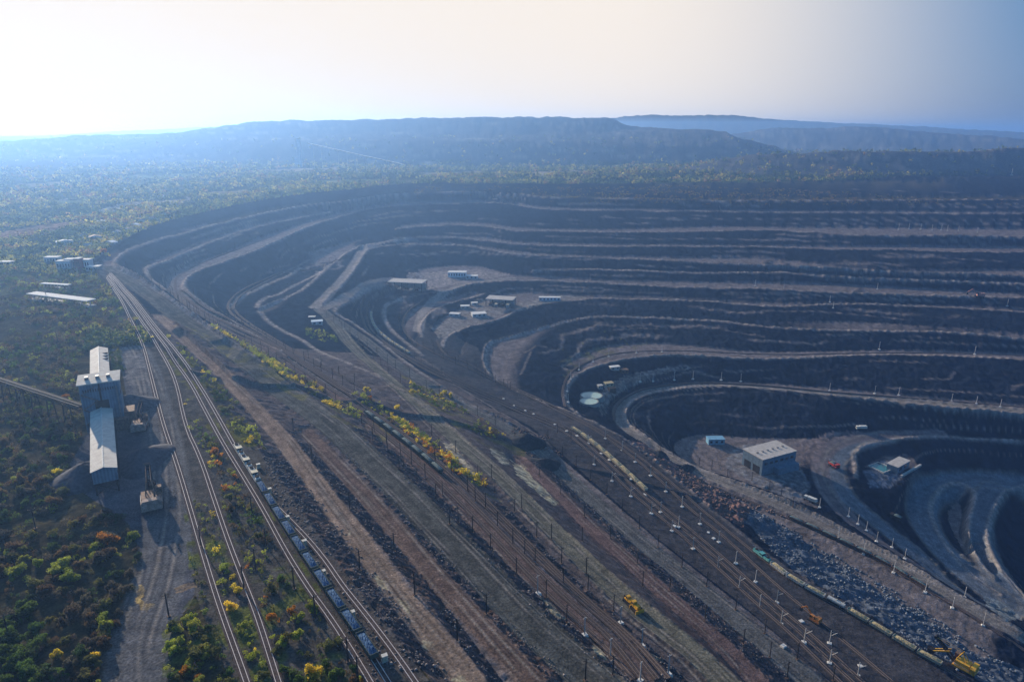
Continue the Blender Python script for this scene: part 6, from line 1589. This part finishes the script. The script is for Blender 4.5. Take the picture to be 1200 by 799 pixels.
# ------------------------------------------------------------------ loose rock
def rocks(name, XY, S, m, label):
    g = np.random.default_rng(9)
    ico = np.array([(0,0,1),(.894,0,.447),(.276,.851,.447),(-.724,.526,.447),(-.724,-.526,.447),(.276,-.851,.447),(.724,.526,-.447),(-.276,.851,-.447),(-.894,0,-.447),(-.276,-.851,-.447),(.724,-.526,-.447),(0,0,-1)])
    F = np.array([(0,1,2),(0,2,3),(0,3,4),(0,4,5),(0,5,1),(1,6,2),(2,7,3),(3,8,4),(4,9,5),(5,10,1),(6,7,2),(7,8,3),(8,9,4),(9,10,5),(10,6,1),(6,11,7),(7,11,8),(8,11,9),(9,11,10),(10,11,6)])
    n = len(XY); V = ico[None] * g.uniform(.65, 1.25, (n, 12, 1)) * (S[:, None] * g.uniform(.7, 1.3, (n, 3)))[:, None, :]
    a = g.uniform(0, 6.28, n); ca, sa = np.cos(a)[:, None], np.sin(a)[:, None]
    X_ = V[..., 0] * ca - V[..., 1] * sa; Y_ = V[..., 0] * sa + V[..., 1] * ca
    V = np.stack([X_ + XY[:, 0:1], Y_ + XY[:, 1:2], V[..., 2] * .75 + (HV(XY[:, 0], XY[:, 1]) + S * .25)[:, None]], -1).reshape(-1, 3)
    FF = (F[None] + (np.arange(n) * 12)[:, None, None]).reshape(-1, 3)
    me = bpy.data.meshes.new(name); me.vertices.add(len(V)); me.vertices.foreach_set('co', V.astype(np.float32).ravel())
    me.loops.add(FF.size); me.loops.foreach_set('vertex_index', FF.ravel().astype(np.int32)); me.polygons.add(len(FF)); me.polygons.foreach_set('loop_start', np.arange(0, FF.size, 3, dtype=np.int32)); me.polygons.foreach_set('loop_total', np.full(len(FF), 3, np.int32))
    me.update(calc_edges=True); me.materials.append(m); o = bpy.data.objects.new(name, me); COL.objects.link(o); o['kind'] = 'stuff'; tag(o, label, 'rocks'); return o
def rock_mat(name, c):
    m = bpy.data.materials.new(name); m.use_nodes = True; nt = m.node_tree; N = nt.nodes; b = N['Principled BSDF']; b.inputs['Roughness'].default_value = .85; b.inputs['Specular IOR Level'].default_value = .2
    g = N.new('ShaderNodeNewGeometry'); mr = N.new('ShaderNodeMapRange'); mr.inputs[3].default_value = .55; mr.inputs[4].default_value = 1.5; nt.links.new(g.outputs['Random Per Island'], mr.inputs[0])
    s = N.new('ShaderNodeVectorMath'); s.operation = 'SCALE'; s.inputs[0].default_value = c; nt.links.new(mr.outputs[0], s.inputs['Scale']); nt.links.new(s.outputs[0], b.inputs['Base Color']); return m
def in_area(polys, n):
    out = []
    for poly, share in polys:
        w = px_poly(poly); xs = [p[0] for p in w]; ys = [p[1] for p in w]; k = int(n * share)
        x = rng.uniform(min(xs), max(xs), k * 6); y = rng.uniform(min(ys), max(ys), k * 6); m_ = in_poly(x, y, w) & (rng.random(k * 6) < np.clip((fbm(x, y, 9, 3) - .36) * 5, 0, 1)); out.append(np.c_[x, y][m_][:k])
    return np.concatenate(out)
pts = in_area([([(880,598),(905,606),(950,634),(1000,664),(1050,694),(1100,727),(1150,760),(1195,790),(1180,795),(1130,762),(1080,732),(1030,702),(980,672),(930,642),(890,616)], .62),
               ([(885,622),(920,640),(960,668),(1002,690),(990,698),(950,676),(905,648)], .16), ([(960,690),(1010,700),(1080,745),(1130,775),(1120,790),(1060,756),(1000,716)], .07),
               ([(1070,735),(1110,760),(1180,799),(1130,790)], .06)], 3300)
rocks('blasted_boulders', pts, rng.uniform(.3, 1.0, len(pts)) ** 2.4 * 1.25, rock_mat('blue grey boulders', (.115, .13, .155)), 'blue grey boulders strewn over the blasted rock below the rim road')
pts = in_area([([(745,522),(790,548),(840,575),(880,600),(870,616),(830,590),(785,556),(750,530)], .5), ([(790,545),(830,566),(880,590),(930,606),(940,614),(880,600),(820,572)], .3), ([(600,505),(640,510),(660,530),(640,545),(615,530)], .2)], 1600)
rocks('red_boulders', pts, rng.uniform(.4, 1.3, len(pts)), rock_mat('red brown boulders', (.15, .095, .08)), 'red brown boulders on the slope under the rim road')
rub_areas = [([(305,530),(330,530),(370,580),(420,645),(470,712),(530,799),(440,799),(380,690),(330,610)], .25), ([(345,512),(385,548),(440,608),(500,680),(590,799),(572,799),(485,685),(405,593),(340,510)], .18),
             ([(375,500),(435,568),(515,660),(600,752),(640,799),(672,799),(612,744),(550,677),(485,611),(415,538),(388,511)], .2), ([(400,500),(450,540),(525,610),(600,690),(672,757),(724,799),(750,799),(705,759),(620,686),(545,610),(475,541),(437,505)], .17),
             ([(592,592),(660,665),(740,738),(808,799),(780,799),(703,728),(628,658),(555,580)], .1), ([(617,540),(680,590),(740,648),(820,718),(902,799),(932,799),(860,735),(785,672),(712,610),(640,542)], .1)]
pts = in_area(rub_areas, 6500)
rocks('slope_rubble', pts, rng.uniform(.38, .8, len(pts)) ** 2, rock_mat('rubble', (.16, .135, .13)), 'grey brown rubble on the slopes between the road shelves')
